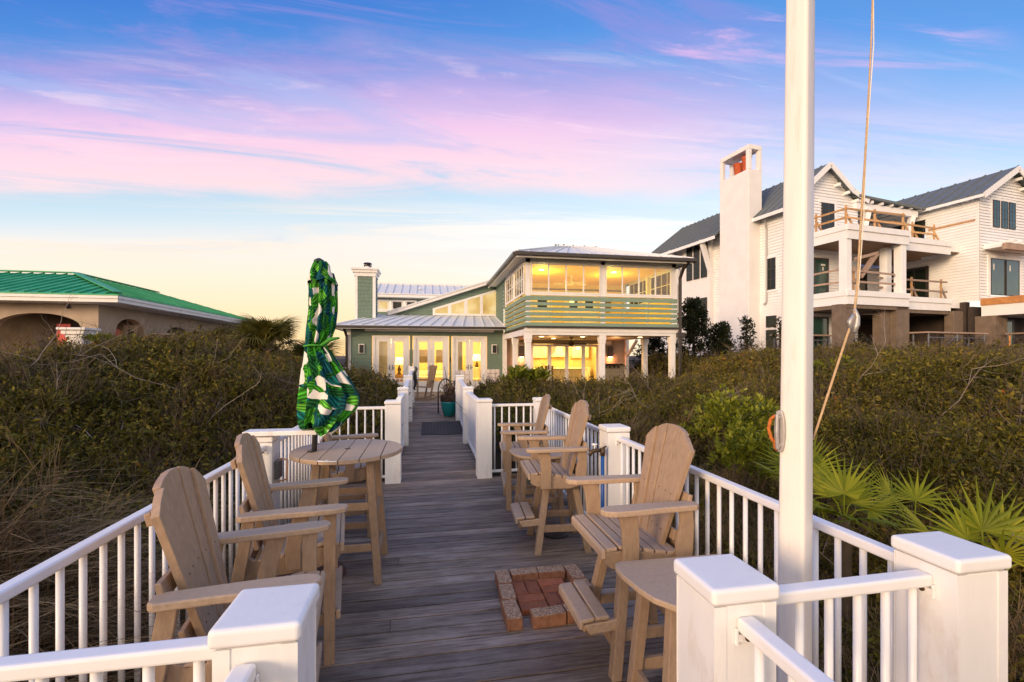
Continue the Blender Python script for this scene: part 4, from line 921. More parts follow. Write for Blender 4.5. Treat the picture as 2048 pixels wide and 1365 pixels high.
# lower roof
EV = 18.65
m = MB(); slab(m, [(-3.55, EV, 3.00), (3.17, EV, 3.00), (3.17, 21.5, 3.66), (-2.12, 21.5, 3.66)], .06)
slab(m, [(-3.55, EV, 3.00), (-2.12, 21.5, 3.66), (-2.12, 25, 3.66), (-3.55, 25, 3.0)], .06)
seams(m, (-3.4, EV, 3.0), (3.17, EV, 3.0), (3.17, 21.5, 3.66), (-2.1, 21.5, 3.66), 15)
m.bar((-3.55, EV, 3.02), (-2.12, 21.5, 3.68), .09, .03); Bd(m, 'lower_roof', 'roof_metal')
m = MB(); m.box(-3.62, 3.17, EV-.10, EV, 2.90, 2.985); m.bar((-3.2, 18.75, 2.9), (-3.17, 19.2, 2.6), .09, .09); m.bar((-3.17, 19.2, 2.62), (-3.17, 19.25, 0.35), .09, .09); Bd(m, 'gutter', 'dark_gutter', bevel=.01)
m = MB(); m.box(-3.60, 3.17, EV+.003, EV+.03, 2.86, 2.95); m.box(-3.5, 3.17, EV+.03, YD-.001, 2.90, 2.935); m.box(-3.6, -3.57, EV, 25, 2.86, 2.95); Bd(m, 'fascia', 'white_trim')
# clerestory gable wall with rake
YG = 21.5; rk = lambda x: 3.66+(x+1.60)*(5.27-3.66)/(3.16+1.60)
m = MB(); lap(m, FY(YG), -1.5, 3.4, 3.55, 5.3, .155, [(.25, 3.32, 3.66, 4.98)] if 0 else [], lambda z: (max(-1.5, -1.6+(z-3.66)/(5.27-3.66)*4.76), 3.42)); Bd(m, 'gable_wall', 'green')
def trapw():
    F = FY(YG); zt = lambda u: 3.99+(u-.25)*(4.97-3.99)/(3.31-.25)
    m = MB()
    def q(u0, u1, a, b, w0, w1): m.prism([F(u0, a(u0), w0), F(u1, a(u1), w0), F(u1, b(u1), w0), F(u0, b(u0), w0)], Vector(F(0, 0, w1))-Vector(F(0, 0, w0)))
    c0 = lambda v: (lambda u: v)
    q(.25, 3.31, lambda u: zt(u)-.10, zt, .012, .055); q(.25, 3.31, c0(3.67), c0(3.77), .012, .055)
    cols_ = [(.25, .36), (.95, 1.10), (1.70, 1.85), (2.44, 2.58), (3.20, 3.31)]
    for a, b in cols_: q(a, b, c0(3.77), lambda u: zt(u)-.10, .012, .055)
    f = Bd(m, 'clerestory_window', 'white_trim')
    for (a, b), (c, d) in zip(cols_[:-1], cols_[1:]):
        g = MB(); g.prism([F(b, 3.77, .022), F(c, 3.77, .022), F(c, zt(c)-.10, .022), F(b, zt(b)-.10, .022)], (0, -.006, 0)); Bd(g, 'pane', 'lit_pane', f)
def lit(name, cols):
    m, nt, b = new_mat(name); tc = nod(nt, 'ShaderNodeTexCoord'); n = nod(nt, 'ShaderNodeTexNoise', Scale=1.3, Detail=3.0); lk(nt, tc.outputs['Object'], n.inputs['Vector'])
    c = ramp(nt, n.outputs['Fac'], cols); b.inputs['Base Color'].default_value = (.03, .025, .02, 1); b.inputs['Roughness'].default_value = .1
    lk(nt, c, b.inputs['Emission Color']); b.inputs['Emission Strength'].default_value = 0.85; return m
M['lit_pane'] = lit('lit window pane', [(.3, (.62, .36, .09)), (.5, (.85, .56, .18)), (.7, (1.0, .80, .40))])
M['lit_yellow'] = lit('lit porch pane', [(.3, (.75, .42, .05)), (.6, (.95, .62, .10)), (.75, (1.0, .75, .22))])
trapw()
m = MB(); d = Vector((3.16+1.60, 0, 5.27-3.66))
m.bar((-1.75, YG-.12, 3.66), (3.2, YG-.12, 5.33), .22, .10, (0, 0, 1)); m.bar((-1.75, YG-.235, 3.70), (3.2, YG-.235, 5.37), .02, .17, (0, 0, 1)); m.bar((-1.75, YG-.26, 3.77), (3.2, YG-.26, 5.44), .03, .06, (0, 0, 1)); Bd(m, 'rake_board', 'white_trim')
m = MB(); slab(m, [(-1.8, YG-.28, 3.79), (3.3, YG-.28, 5.50), (3.3, 27, 5.50), (-1.8, 27, 3.79)], .05); Bd(m, 'gable_roof', 'roof_metal')
# rear second floor wing
m = MB(); lap(m, FY(26), -2.75, 3.0, 3.6, 5.0, .155, [(-2.72, -.7, 4.28, 4.86)]); Bd(m, 'upper_wall', 'green')
for a, b in ((-2.68, -2.07), (-1.95, -1.32), (-1.20, -.60)):
    o = window(hs, FY(26), a+.05, b-.03, 4.34, 4.82, 1, 1, 'white_trim', 'lit_pane' if a < -2.5 else 'dark_glass', .06, W=True)
m = MB(); m.box(-3.1, 3.2, 25.45, 25.5, 4.97, 5.16); m.box(-3.1, 3.2, 25.5, 26, 4.97, 5.0); Bd(m, 'fascia', 'white_trim')
m = MB(); slab(m, [(-3.1, 25.4, 5.17), (3.2, 25.4, 5.17), (3.2, 27.6, 6.0), (-3.1, 27.6, 6.0)], .05); seams(m, (-3.1, 25.4, 5.17), (3.2, 25.4, 5.17), (3.2, 27.6, 6.0), (-3.1, 27.6, 6.0), 15); m.box(-3.1, 3.2, 27.5, 27.75, 5.97, 6.06)
m.lathe([(.06, 0), (.09, .02), (.02, .12)], 10, (-.4, 26.2, 5.52)); Bd(m, 'upper_roof', 'roof_metal')
# chimney
m = MB(); x0, x1, y0, y1 = -3.02, -2.20, 20.4, 21.3
z = 3.0
while z < 5.18:
    zt = min(z+.16, 5.18)
    for F, a, b in ((FY(y0), x0+.09, x1-.09), (FXp(x1), y0+.06, y1)):
        u = a
        while u < b-.01:
            w = min(random.uniform(.10, .2), b-u); dz = random.uniform(-.012, .012)
            m.add([F(u+.003, z+dz, .016), F(u+w-.003, z+dz, .016), F(u+w-.003, zt+.012, .003), F(u+.003, zt+.012, .003), F(u+.003, z+dz, 0), F(u+w-.003, z+dz, 0)], [(0, 1, 2, 3), (4, 5, 1, 0)]); u += w
    z = zt
m.box(x0+.01, x1-.01, y0+.004, y1, 2.9, 5.2); ck = Bd(m, 'chimney', 'green')
m = MB(); fbox(m, FY(y0), x0, x0+.10, 3.0, 5.2, .0, .025); fbox(m, FY(y0), x1-.10, x1+.02, 3.0, 5.2, 0, .025); fbox(m, FXp(x1), y0, y0+.08, 3.0, 5.2, 0, .02)
m.box(x0-.04, x1+.04, y0-.05, y1+.04, 5.2, 5.36); m.box(x0-.10, x1+.10, y0-.11, y1+.1, 5.36, 5.47); m.box(x0-.15, x1+.15, y0-.16, y1+.15, 5.47, 5.54); Bd(m, 'chimney_trim', 'white_trim', ck)
m = MB(); m.tube([(-2.56, 20.85, 5.5), (-2.56, 20.85, 5.70)], .13, 16); Bd(m, 'flue', 'white_trim', ck, smooth=False)
m = MB(); m.lathe([(.12, 0), (.17, .02), (.17, .06), (.10, .08), (.10, .11), (.19, .12), (.15, .17), (.03, .19)], 18, (-2.56, 20.85, 5.69)); Bd(m, 'flue_cap', 'black_metal', ck)
# ------------------------------------------------ porch wing (ground floor open, upper screened)
CZ, FZ, SB, ST, WT = 2.50, 2.72, 2.79, 3.80, 4.92
m = MB(); lap(m, FY(YD), XC+.12, 8.80, PZ, CZ, .155, [(4.38, 7.50, 0.3, 2.28)]); Bd(m, 'porch_wall', 'porch_siding'); m = MB(); lap(m, FXn(XC), 19.25, 21.6, 2.95, 5.25, .155); Bd(m, 'upper_side_wall', 'green')
m = MB(); lap(m, FXn(XC), 18.92, 19.25, ST, 5.25, .155); lap(m, FXp(8.8), YD, 23, PZ, 5.0, .155); Bd(m, 'porch_side_wall', 'green')
m = MB(); m.box(XC+.1, XR, YP+.1, YD-.03, CZ+.0, CZ+.05); Bd(m, 'porch_ceiling', 'bead')
m = MB(); m.box(XC, XR, YP, YP+.18, CZ, FZ); m.box(XC, XC+.18, YP+.18, YD, CZ, FZ-.02); m.box(XR-.18, XR, YP+.18, YD, CZ, FZ-.02); m.box(XC-.02, XR+.02, YP-.03, YP-.002, CZ+.10, FZ+.02); Bd(m, 'porch_beam', 'white_trim')
m = MB(); m.box(XC-.03, XR+.05, YP-.13, YP-.02, FZ+.02, SB+.01); m.box(XC-.0, XR, YP, YD, FZ+.03, FZ+.07); Bd(m, 'porch_gutter', 'dark_gutter', bevel=.012)
def pcol(x, y, w=.18):
    m = MB(); m.box(x-w/2, x+w/2, y-w/2, y+w/2, 0.0, CZ-.0); m.box(x-w/2-.03, x+w/2+.03, y-w/2-.03, y+w/2+.03, CZ-.16, CZ-.002); m.box(x-w/2-.018, x+w/2+.018, y-w/2-.018, y+w/2+.018, CZ-.26, CZ-.16); Bd(m, 'porch_column', 'white_trim', bevel=.006)
for x, y in ((XC+.115, YP+.115), (5.945, YP+.115), (XR-.115, YP+.115), (XC+.14, 17.4), (XR-.115, 17.1)): pcol(x, y)
m = MB(); m.box(8.72, 8.86, YD-.16, YD-.02, PZ, CZ); m.bar((8.79, YD-.09, 1.75), (8.79, YD-1.1, CZ-.04), .09, .09); Bd(m, 'porch_brace', 'white_trim')
# slat balustrade: boards with lit gaps
for i in range(6):
    z0 = SB+.01+i*.172
    m = MB(); zz = .115 if i < 5 else .145
    m.box(XC-.02, XR+.02, YP-.022, YP, z0, z0+zz); m.box(XC-.022, XC, YP+.001, YD-.45, z0, z0+zz); Bd(m, 'balustrade_slat', 'green_slat')
m = MB()
for x in (XC+.10, 5.945, XR-.10): m.box(x-.075, x+.075, YP+.004, YP+.15, SB, 5.05)
m.box(XC+.004, XC+.12, YP+1.95, YP+2.1, SB, 5.05); m.box(XC+.004, XC+.12, YP+3.85, YP+4.0, SB, 5.05); m.box(XR-.12, XR-.004, YP+1.95, YP+2.1, SB, 5.05); m.box(XR-.12, XR-.004, YD-.2, YD-.02, SB, 5.05)
m.box(XC, XR, YP+.004, YP+.14, WT, 5.12); m.box(XC+.004, XC+.14, YP+.14, YD, WT+.002, 5.12); m.box(XR-.14, XR-.004, YP+.14, YD, WT+.002, 5.12)
m.box(XC+.18, XR-.18, YP-.03, YP+.13, ST+.03, ST+.09); Bd(m, 'porch_post', 'white_trim')
for a, b in ((XC+.19, 5.86), (6.03, XR-.19)):
    window(hs, FY(YP), a, b, ST+.10, WT-.01, 4, 1, 'white_trim', 'glass', .0, .045, W=True, name='porch_window', depth=.03)
M['lit_dim'] = clear_glass('side porch glass', (.8, .74, .62), .3)
for a, b in ((YP+.2, YP+1.9), (YP+2.15, YP+3.8)):
    window(hs, FXn(XC), a, b, ST+.12, WT-.02, 4, 2, 'white_trim', 'lit_dim', .05, .03, W=True, name='porch_window', depth=.03)
    window(hs, FXp(XR), a, b, ST+.12, WT-.02, 4, 2, 'white_trim', 'glass', .05, .03, W=True, name='porch_window', depth=.03)
# upper porch room
m = MB(); m.box(XC+.15, XR-.15, YP+.15, YD-.05, WT+.02, WT+.05); Bd(m, 'upper_porch_ceiling', 'int_yellow')
m = MB(); m.box(XC+.05, XR-.05, YD-.05, YD+.05, FZ+.07, 5.1); Bd(m, 'upper_porch_back', 'porch_yellow')
for a, b in ((3.75, 5.25), (5.95, 7.35)):
    m = MB(); F = FY(YD-.05); mid = (a+b)/2
    fbox(m, F, a-.08, b+.08, FZ+.08, 4.62, .0, .03)
    for p, q in ((a, mid-.02), (mid+.02, b)): fbox(m, F, p, q, FZ+.1, 4.55, .03, .06)
    d_ = Bd(m, 'inner_door', 'linen')
    m = MB()
    for p, q in ((a, mid-.02), (mid+.02, b)): fbox(m, F, p+.16, q-.16, 3.88, 4.36, .062, .07)
    Bd(m, 'pane', 'dark_glass', d_)
m = MB(); m.box(XC+.03, XC+.045, YP+.1, YD-.5, FZ+.07, ST+.06); m.box(XR-.045, XR-.03, YP+.1, YD, FZ+.07, ST+.06); m.box(XC+.1, XR-.1, YP+.1, YD-.1, FZ+.071, FZ+.09); Bd(m, 'knee_wall', 'porch_yellow')
m = MB()
for x in (4.1, 6.9): m.lathe([(.09, 0), (.09, .008)], 16, (x, YP+1.3, WT+.008))
Bd(m, 'recessed_light', 'bulb')
m = MB(); m.box(XC+.15, XR-.15, YD-.14, YD-.051, 4.66, 4.72); Bd(m, 'crown_rail', 'concrete')
m = MB(); fbox(m, FY(YD-.05), 7.62, 8.0, 3.75, 4.3, .0, .14); Bd(m, 'wall_speaker', 'concrete')
# hip roof over the porch
E_ = [(2.82, YP-.5, 5.16), (9.05, YP-.5, 5.16), (9.05, 22.5, 5.16), (2.82, 22.5, 5.16)]; r0, r1 = (5.3, 18.2, 6.30), (7.0, 18.2, 6.30)
m = MB()
for pts, n in (((E_[0], E_[1], r1, r0), 15), ((E_[1], E_[2], r1, r1), 0), ((E_[3], E_[0], r0, r0), 0), ((E_[2], E_[3], r0, r1), 0)):
    pts = pts if n or pts[2] != pts[3] else pts[:3]
    slab(m, pts, .05)
    if n: seams(m, *pts, n)
for a, b in ((E_[0], r0), (E_[1], r1)): m.bar(Vector(a)+Vector((0, 0, .02)), Vector(b)+Vector((0, 0, .02)), .12, .03)
m.bar((5.3, 18.2, 6.32), (7.0, 18.2, 6.32), .2, .04); Bd(m, 'hip_roof', 'roof_metal')
m = MB(); m.box(2.75, 9.12, YP-.62, YP-.5, 5.03, 5.145); m.box(2.70, 2.82, YP-.5, 21.2, 5.03, 5.145); m.box(9.05, 9.17, YP-.5, 22, 5.03, 5.145)
m.bar((8.85, YP-.56, 5.05), (8.80, YP-.3, 4.85), .09, .09); m.bar((8.80, YP-.3, 4.88), (8.78, YP-.10, 4.55), .09, .09); m.bar((8.78, YP-.10, 4.58), (8.78, YP-.10, 0.2), .09, .09); m.box(8.68, 8.95, YP-.16, YP+.1, 2.45, 2.62); Bd(m, 'gutter', 'dark_gutter', bevel=.012)
m = MB(); m.box(2.82, 9.05, YP-.498, 22, 5.06, 5.08); m.box(2.84, 9.03, YP-.495, YP-.47, 4.98, 5.058); m.box(2.825, 2.85, YP-.47, 21.4, 4.98, 5.058); Bd(m, 'soffit', 'white_trim')
m = MB()
for i, (dx, dh) in enumerate(((0, .06), (.12, .05), (.35, .07), (.75, .05), (1.25, .05), (1.75, .04))): m.tube([(5.2+dx, 18.2, 6.33), (5.2+dx, 18.2, 6.34+dh)], .035, 6)
Bd(m, 'roof_vent', 'dark_gutter')
# ground floor glazing under the porch
us = [4.44, 5.24, 6.02, 6.78, 7.46]
F = FY(YD); m = MB(); fbox(m, F, 4.36, 7.54, 2.20, 2.30, 0, .05)
for k, u in enumerate(us): fbox(m, F, u-.09, u+.07, PZ, 2.20, 0, .045)
g_ = Bd(m, 'glazed_door', 'white_trim')
for a, b in zip(us[:-1], us[1:]):
    g = MB(); fbox(g, F, a+.07, b-.09, PZ+.1, 2.2, .01, .016); Bd(g, 'pane', 'glass', g_)
m = MB(); fbox(m, F, 5.15, 5.19, 1.2, 1.4, .045, .08); Bd(m, 'handle', 'black_metal', g_)
for x in (3.98, 8.02):
    m = MB(); fbox(m, F, x-.11, x+.11, 1.75, 2.22, .015, .10); s = Bd(m, 'wall_lantern', 'dark_frame'); m = MB(); fbox(m, F, x-.08, x+.08, 1.72, 1.748, .03, .12); Bd(m, 'bulb', 'bulb', s)
m = MB(); fbox(m, F, 7.72, 8.55, 1.38, 1.45, .0, .22); 
for x in (7.8, 8.0, 8.2, 8.4): fbox(m, F, x-.02, x+.02, 1.25, 1.38, .02, .1)
Bd(m, 'coat_rack', 'soil'); m = MB(); fbox(m, F, 7.65, 8.05, 2.30, 2.45, .01, .12); Bd(m, 'wall_unit', 'white_trim')
m = MB()
for x, y in ((4.1, 16.2), (5.6, 16.0), (5.0, 17.8), (7.9, 16.1), (7.0, 17.8)): m.lathe([(.08, 0), (.08, .008)], 16, (x, y, CZ-.009))
Bd(m, 'recessed_light', 'bulb')
# rooms behind the glass
m = MB()
m.box(-3.0, 3.15, 23.4, 23.5, PZ, 2.85); m.box(-3.05, -3.0, YD+.06, 23.4, PZ, 2.85); m.box(3.10, 3.2, YD+.06, 23.4, PZ, 2.85); m.box(-3.05, 3.15, YD+.06, 23.5, 2.80, 2.85)
m.box(3.25, 8.7, 23.4, 23.5, PZ, 2.65); m.box(3.22, 3.27, YD+.06, 23.4, PZ, 2.65); m.box(8.65, 8.7, YD+.06, 23.4, PZ, 2.65); m.box(3.25, 8.7, YD+.06, 23.5, 2.60, 2.65); Bd(m, 'interior_wall', 'interior')
m = MB(); m.box(-3.0, 3.15, YD+.05, 23.4, PZ-.05, PZ); m.box(3.25, 8.7, YD+.05, 23.4, PZ-.05, PZ+.002); Bd(m, 'interior_floor', 'int_floor')
m = MB(); m.box(-.95, .2, 23.36, 23.39, 1.35, 2.1); m.box(.45, 1.0, 23.36, 23.39, 1.35, 2.1); Bd(m, 'wall_picture', 'concrete')
def curtain(x, y, w, lab):
    m = MB(); n = 40
    pts = [(x+w*i/n, y+.03*math.sin(i*1.25), 0) for i in range(n+1)]
    for i in range(n): m.add([(pts[i][0]-x, pts[i][1]-y, .02), (pts[i+1][0]-x, pts[i+1][1]-y, .02), (pts[i+1][0]-x, pts[i+1][1]-y, 2.25), (pts[i][0]-x, pts[i][1]-y, 2.25)], [(0, 1, 2, 3)])
    tag(m.build('curtain', M['linen'], loc=(x, y, PZ+.02), smooth=True), lab, 'curtain', 'curtains behind the french doors')
curtain(-1.95, YD+.25, .34, 'pleated cream curtain behind the leftmost glass door leaf'); curtain(1.22, YD+.25, .26, 'pleated cream curtain behind the right french door, left leaf')
t = thing('bed', 'white made bed seen through the middle french doors', 'bed', (.2, 22.0, PZ))
m = MB(); m.box(-.9, .9, -.9, 1.0, .2, .55); m.build('mattress', M['linen'], t, bevel=.05, seg=3)
m = MB(); m.box(-.9, .9, 1.02, 1.1, 0, 1.15); m.build('headboard', M['interior'], t)
m = MB(); m.box(-.8, -.1, .55, .95, .56, .78); m.box(.1, .8, .55, .95, .56, .78); m.build('pillow', M['linen'], t, bevel=.06, seg=3)
def lamp(lab, x, y, z):
    t = thing('table_lamp', lab, 'lamp', (x, y, z), 0, 'lit table lamps inside the house')
    m = MB(); m.box(-.2, .2, -.2, .2, -(z-PZ), 0); m.build('stand', M['int_floor'], t)
    m = MB(); m.lathe([(.09, .0), (.1, .02), (.05, .1), (.09, .22), (.03, .38), (.015, .5)], 16); m.build('lamp_base', M['brass'], t, smooth=True)
    m = MB(); m.lathe([(.20, .45), (.16, .78)], 20); m.build('lamp_shade', M['shade'], t, smooth=True)
lamp('lit table lamp with drum shade behind the left french doors', -1.25, 21.4, .95); lamp('lit table lamp with drum shade behind the right french doors', 2.35, 22.0, 1.1)
t = thing('lounge_chair', 'pale upholstered chair behind the right french doors', 'armchair', (2.1, 20.9, PZ))
m = MB(); m.box(-.35, .35, -.35, .35, .25, .45); m.build('seat', M['linen'], t, bevel=.05); m = MB(); m.bar((-.0, .3, .4), (0, .45, .95), .66, .12); m.build('backrest', M['linen'], t, bevel=.04)
for x in (-.3, .3):
    for y in (-.3, .3):
        m = MB(); m.bar((x, y, 0), (x, y, .25), .05, .05); m.build('leg', M['wicker'], t)
t = thing('kitchen_island', 'pale kitchen island behind the porch glazing', 'kitchen island', (6.0, 20.9, PZ))
m = MB(); m.box(-1.5, 1.3, -.3, .3, 0, .86); m.build('island_base', M['linen'], t); m = MB(); m.box(-1.6, 1.4, -.42, .36, .86, .91); m.build('worktop', M['white_trim'], t, bevel=.008)
t = thing('kitchen_units', 'wall of pale kitchen cabinets and range hood inside the house', 'kitchen cabinets', (6.6, 23.1, PZ))
m = MB(); m.box(-1.2, 1.8, -.3, .28, 0, .9)
for i in range(6): m.box(-1.18+i*.5, -.72+i*.5, -.32, -.301, .1, .85)
m.build('base_cabinet', M['linen'], t); m = MB(); m.box(-1.2, -.5, -.05, .28, 1.4, 2.2); m.box(.9, 1.8, -.05, .28, 1.4, 2.2); m.build('wall_cabinet', M['linen'], t)
m = MB(); m.prism([(-.3, -.2, 1.45), (.6, -.2, 1.45), (.35, -.2, 1.75), (.3, -.2, 2.25), (0, -.2, 2.25), (-.05, -.2, 1.75)], (0, .45, 0)); m.build('range_hood', M['roof_metal'], t); m = MB(); m.box(-.25, .5, -.34, -.31, .2, .8); m.build('oven_door', M['dark_glass'], t)
t = thing('dining_chair', 'dark backed chair at the kitchen island behind the porch glass', 'chair', (5.4, 20.2, PZ))
m = MB(); m.box(-.2, .2, -.2, .2, .62, .66); m.bar((-.0, -.2, .66), (0, -.24, 1.05), .4, .03); m.build('seat', M['wicker'], t)
for x in (-.18, .18):
    for y in (-.18, .18):
        m = MB(); m.bar((x, y, 0), (x, y, .62), .035, .035); m.build('leg', M['wicker'], t)
# ceiling fans
def fan(lab, x, y, z, mk, rod, rz):
    t = thing('ceiling_fan', lab, 'ceiling fan', (x, y, z), rz)
    m = MB(); m.lathe([(.07, -.05), (.08, -.002)], 16); m.tube([(0, 0, -rod), (0, 0, -.05)], .015, 8); m.build('rod', M[mk], t)
    m = MB(); m.lathe([(.04, -rod-.17), (.10, -rod-.13), (.12, -rod-.06), (.06, -rod)], 20); m.build('motor', M[mk], t, smooth=True)
    for k in range(5):
        a = 2*math.pi*k/5; d = Vector((math.cos(a), math.sin(a), 0)); m = MB(); m.bar(d*.10+Vector((0, 0, -rod-.09)), d*.68+Vector((0, 0, -rod-.09)), .13, .012, (0, .25, 1)); m.build('blade', M[mk], t)
fan('white ceiling fan inside the lit upper porch', 5.55, 17.2, WT+.02, 'linen', .22, .3); fan('dark ceiling fan under the ground floor porch ceiling', 5.35, 16.6, CZ, 'soil', .16, .2)
# lamps the photograph shows lit
def plight(x, y, z, e, c=(1.0, .77, .25), r=.12):
    d = bpy.data.lights.new('room lamp', 'POINT'); d.energy = e; d.color = c; d.shadow_soft_size = r
    o = bpy.data.objects.new('room_lamp', d); col.objects.link(o); o.location = (x, y, z)
plight(-1.2, 21.2, 2.4, 170); plight(1.6, 21.4, 2.4, 170)
plight(5.2, 21.0, 2.3, 170); plight(7.2, 21.6, 2.3, 170)
plight(4.2, YP+1.6, WT-.45, 62, (1.0, .80, .20)); plight(7.0, YP+1.8, WT-.45, 62, (1.0, .80, .20))
plight(4.6, 16.6, CZ-.30, 13, (1.0, .55, .22)); plight(7.3, 17.0, CZ-.30, 13, (1.0, .55, .22))
for x in (3.98, 8.02): plight(x, YD-.16, 1.62, 14, (1.0, .26, .10), .04)
# low white fence right of the porch
t = thing('white_fence', 'low white board fence behind the porch, right side', 'fence', (9.2, 20.5, 0))
m = MB(); m.box(0, 6.0, 0, .04, .55, .72); m.box(0, 6.0, 0, .04, .2, .36)
m.build('fence_board', M['white_trim'], t)
for i in range(4):
    m = MB(); m.box(i*1.9, i*1.9+.14, .045, .18, -.2, .85); m.build('fence_post', M['white_trim'], t)
# ---------------------------------------------------------------- white house under construction (right)
K = 0.8
def nroot(name, label, cat, group=None, lx=0, ly=0, lz=0):
    a = R(7.5); ox, oy, oz = 27.13*K, 25.48*K, H*(1-K)
    w = (ox+K*(lx*math.cos(a)-ly*math.sin(a)), oy+K*(lx*math.sin(a)+ly*math.cos(a)), oz+K*lz)
    t = thing(name, label, cat, w, a, group); t.scale = (K, K, K); OFF[t.name] = Vector((0, 0, 0)); return t
nh = nroot('white_house', 'tall white lap sided house under construction with timber balcony rails, on the right dune', 'house')
Bn = lambda m, n, mk, p=nh, **k: m.build(n, M[mk], p, **k)
GZ = 0.5
# left wing: side wall, front gable wall
XS, GY, PKX = -1.0, 3.6, 2.55
m = MB(); lap(m, FXn(XS), GY, 22, GZ, 12.5, .22, [(4.5, 5.4, 6.7, 9.2)]); Bn(m, 'side_wall', 'lap_white')
ul = lambda z: (XS if z < 12.6 else max(XS, PKX-(16.0-z)*1.05), 6.0 if z < 13.4 else PKX+(16.0-z)*1.30)
m = MB(); lap(m, FY(GY), XS, 6.0, GZ, 15.9, .22, [(2.2, 3.5, 10.6, 13.3)], ul); Bn(m, 'front_wall', 'lap_white')
m = MB(); m.box(XS-.05, XS-.002, GY-.02, GY+.2, GZ, 12.4); m.box(XS-.04, XS-.002, GY, 8, 5.7, 6.0); Bn(m, 'trim', 'lap_white')
# stucco lower band and chimney
m = MB(); m.box(XS-.06, XS-.045, GY, 6.0, GZ, 5.7); Bn(m, 'lower_wall', 'stucco_white')
m = MB(); cx0, cx1, cy0, cy1 = -2.15, -.86, 6.0, 9.0
m.box(cx0, cx1, cy0, cy1, GZ, 16.15)
for x in (cx0, cx1-.30):
    for y in (cy0, cy1-.30): m.box(x, x+.30, y, y+.30, 16.15, 17.7)
m.box(cx0, cx1, cy0, cy1, 17.7, 18.05); ck = Bn(m, 'chimney', 'stucco_white', bevel=.03)
m = MB(); m.lathe([(.24, 0), (.27, .1), (.36, 1.0), (.39, 1.05), (.39, 1.12), (.32, 1.12)], 14, (-1.5, 7.7, 16.1)); Bn(m, 'chimney_pot', 'terracotta', ck, smooth=True)
m = MB(); m.lathe([(.24, 0), (.27, .1), (.36, 1.2), (.39, 1.25), (.39, 1.35), (.32, 1.35)], 14, (-1.5, 6.85, 16.1)); Bn(m, 'chimney_pot', 'terracotta', ck, smooth=True)
# windows on the side wall
window(nh, FXn(XS), 4.56, 5.36, 6.78, 9.12, 2, 3, 'dark_frame', 'dark_glass', .0, .06, depth=.13)
m = MB(); fbox(m, FXn(XS), 4.42, 4.55, 6.6, 9.3, .0, .10); fbox(m, FXn(XS), 5.37, 5.5, 6.6, 9.3, 0, .10); fbox(m, FXn(XS), 4.55, 5.37, 9.14, 9.3, 0, .105); fbox(m, FXn(XS), 4.55, 5.37, 6.6, 6.76, 0, .105); Bn(m, 'window_trim', 'lap_white')
for z0, z1 in ((2.2, 3.75), (3.95, 4.8)): window(nh, FXn(XS-.06), 4.5, 5.35, z0, z1, 1, 1, 'dark_frame', 'dark_glass', .0, .05, depth=.13)
# bay with tall windows behind the chimney
m = MB(); BX = XS-.45
m.box(BX, XS-.003, 10.9, 14.6, GZ, 11.95); m.box(BX-.25, XS, 10.8, 15.6, 11.9, 12.1); Bn(m, 'bay_wall', 'stucco_white')
for y in (11.25, 12.20, 13.15):
    window(nh, FXn(BX), y, y+.70, 8.75, 11.75, 2, 4, 'dark_frame', 'dark_glass', .0, .05, depth=.13)
    window(nh, FXn(BX), y, y+.70, 3.6, 6.95, 2, 4, 'dark_frame', 'dark_glass', .0, .05, depth=.13)
window(nh, FXn(XS), 16.3, 17.2, 6.4, 9.0, 2, 3, 'dark_frame', 'dark_glass', .0, .05, depth=.13)
m = MB(); m.bar((XS-.02, 11.0, 8.3), (XS-1.3, 11.0, 11.9), .35, .3, (0, 1, 0)); m.bar((XS-.02, 15.2, 8.3), (XS-1.3, 15.2, 11.9), .35, .3, (0, 1, 0)); Bn(m, 'roof_brace', 'lap_white')
m = MB(); m.tube([(XS-.35, GY+1.7, 12.2), (XS-.1, GY+1.75, 11.4), (XS-.10, GY+1.75, 5.9), (XS-.35, GY+1.75, 5.7)], .07, 8); m.tube([(XS-.9, 15.6, 11.9), (XS-.1, 15.7, 11.0), (XS-.1, 15.7, 4.0)], .07, 8); Bn(m, 'downspout', 'alum')
# roofs of the left wing
m = MB(); slab(m, [(XS-.75, GY-.5, 12.35), (PKX, GY-.5, 16.05), (PKX, 9.4, 16.05), (XS-.75, 9.4, 12.35)], .10)
seams(m, (XS-.75, GY-.5, 12.37), (XS-.75, 9.4, 12.37), (PKX, 9.4, 16.07), (PKX, GY-.5, 16.07), 9, .035)
slab(m, [(PKX, GY-.5, 16.05), (4.9, GY-.5, 14.35), (4.9, 9.4, 14.35), (PKX, 9.4, 16.05)], .10); slab(m, [(4.9, GY-.5, 14.35), (6.5, GY-.5, 13.75), (6.5, 9.4, 13.75), (4.9, 9.4, 14.35)], .10)
slab(m, [(XS-1.45, 9.2, 11.8), (1.6, 9.2, 15.2), (1.6, 18.2, 15.2), (XS-1.45, 19.4, 11.8)], .10)
seams(m, (XS-1.45, 9.2, 11.82), (XS-1.45, 19.4, 11.82), (1.6, 18.2, 15.22), (1.6, 9.2, 15.22), 15, .035); slab(m, [(1.6, 9.2, 15.2), (1.6, 18.2, 15.2), (5.0, 18.2, 11.6), (5.0, 9.2, 11.6)], .1)
Bn(m, 'roof', 'roof_grey')
m = MB(); m.bar((PKX, GY-.53, 15.93), (4.92, GY-.53, 14.2), .06, .38); m.bar((4.9, GY-.53, 14.22), (6.5, GY-.53, 13.6), .06, .38); m.bar((PKX, GY-.53, 15.93), (XS-.75, GY-.53, 12.25), .06, .38)
m.bar((XS-.80, GY-.5, 12.2), (XS-.80, 9.3, 12.2), .06, .26); m.bar((XS-1.5, 9.2, 11.65), (XS-1.5, 19.4, 11.65), .06, .26)
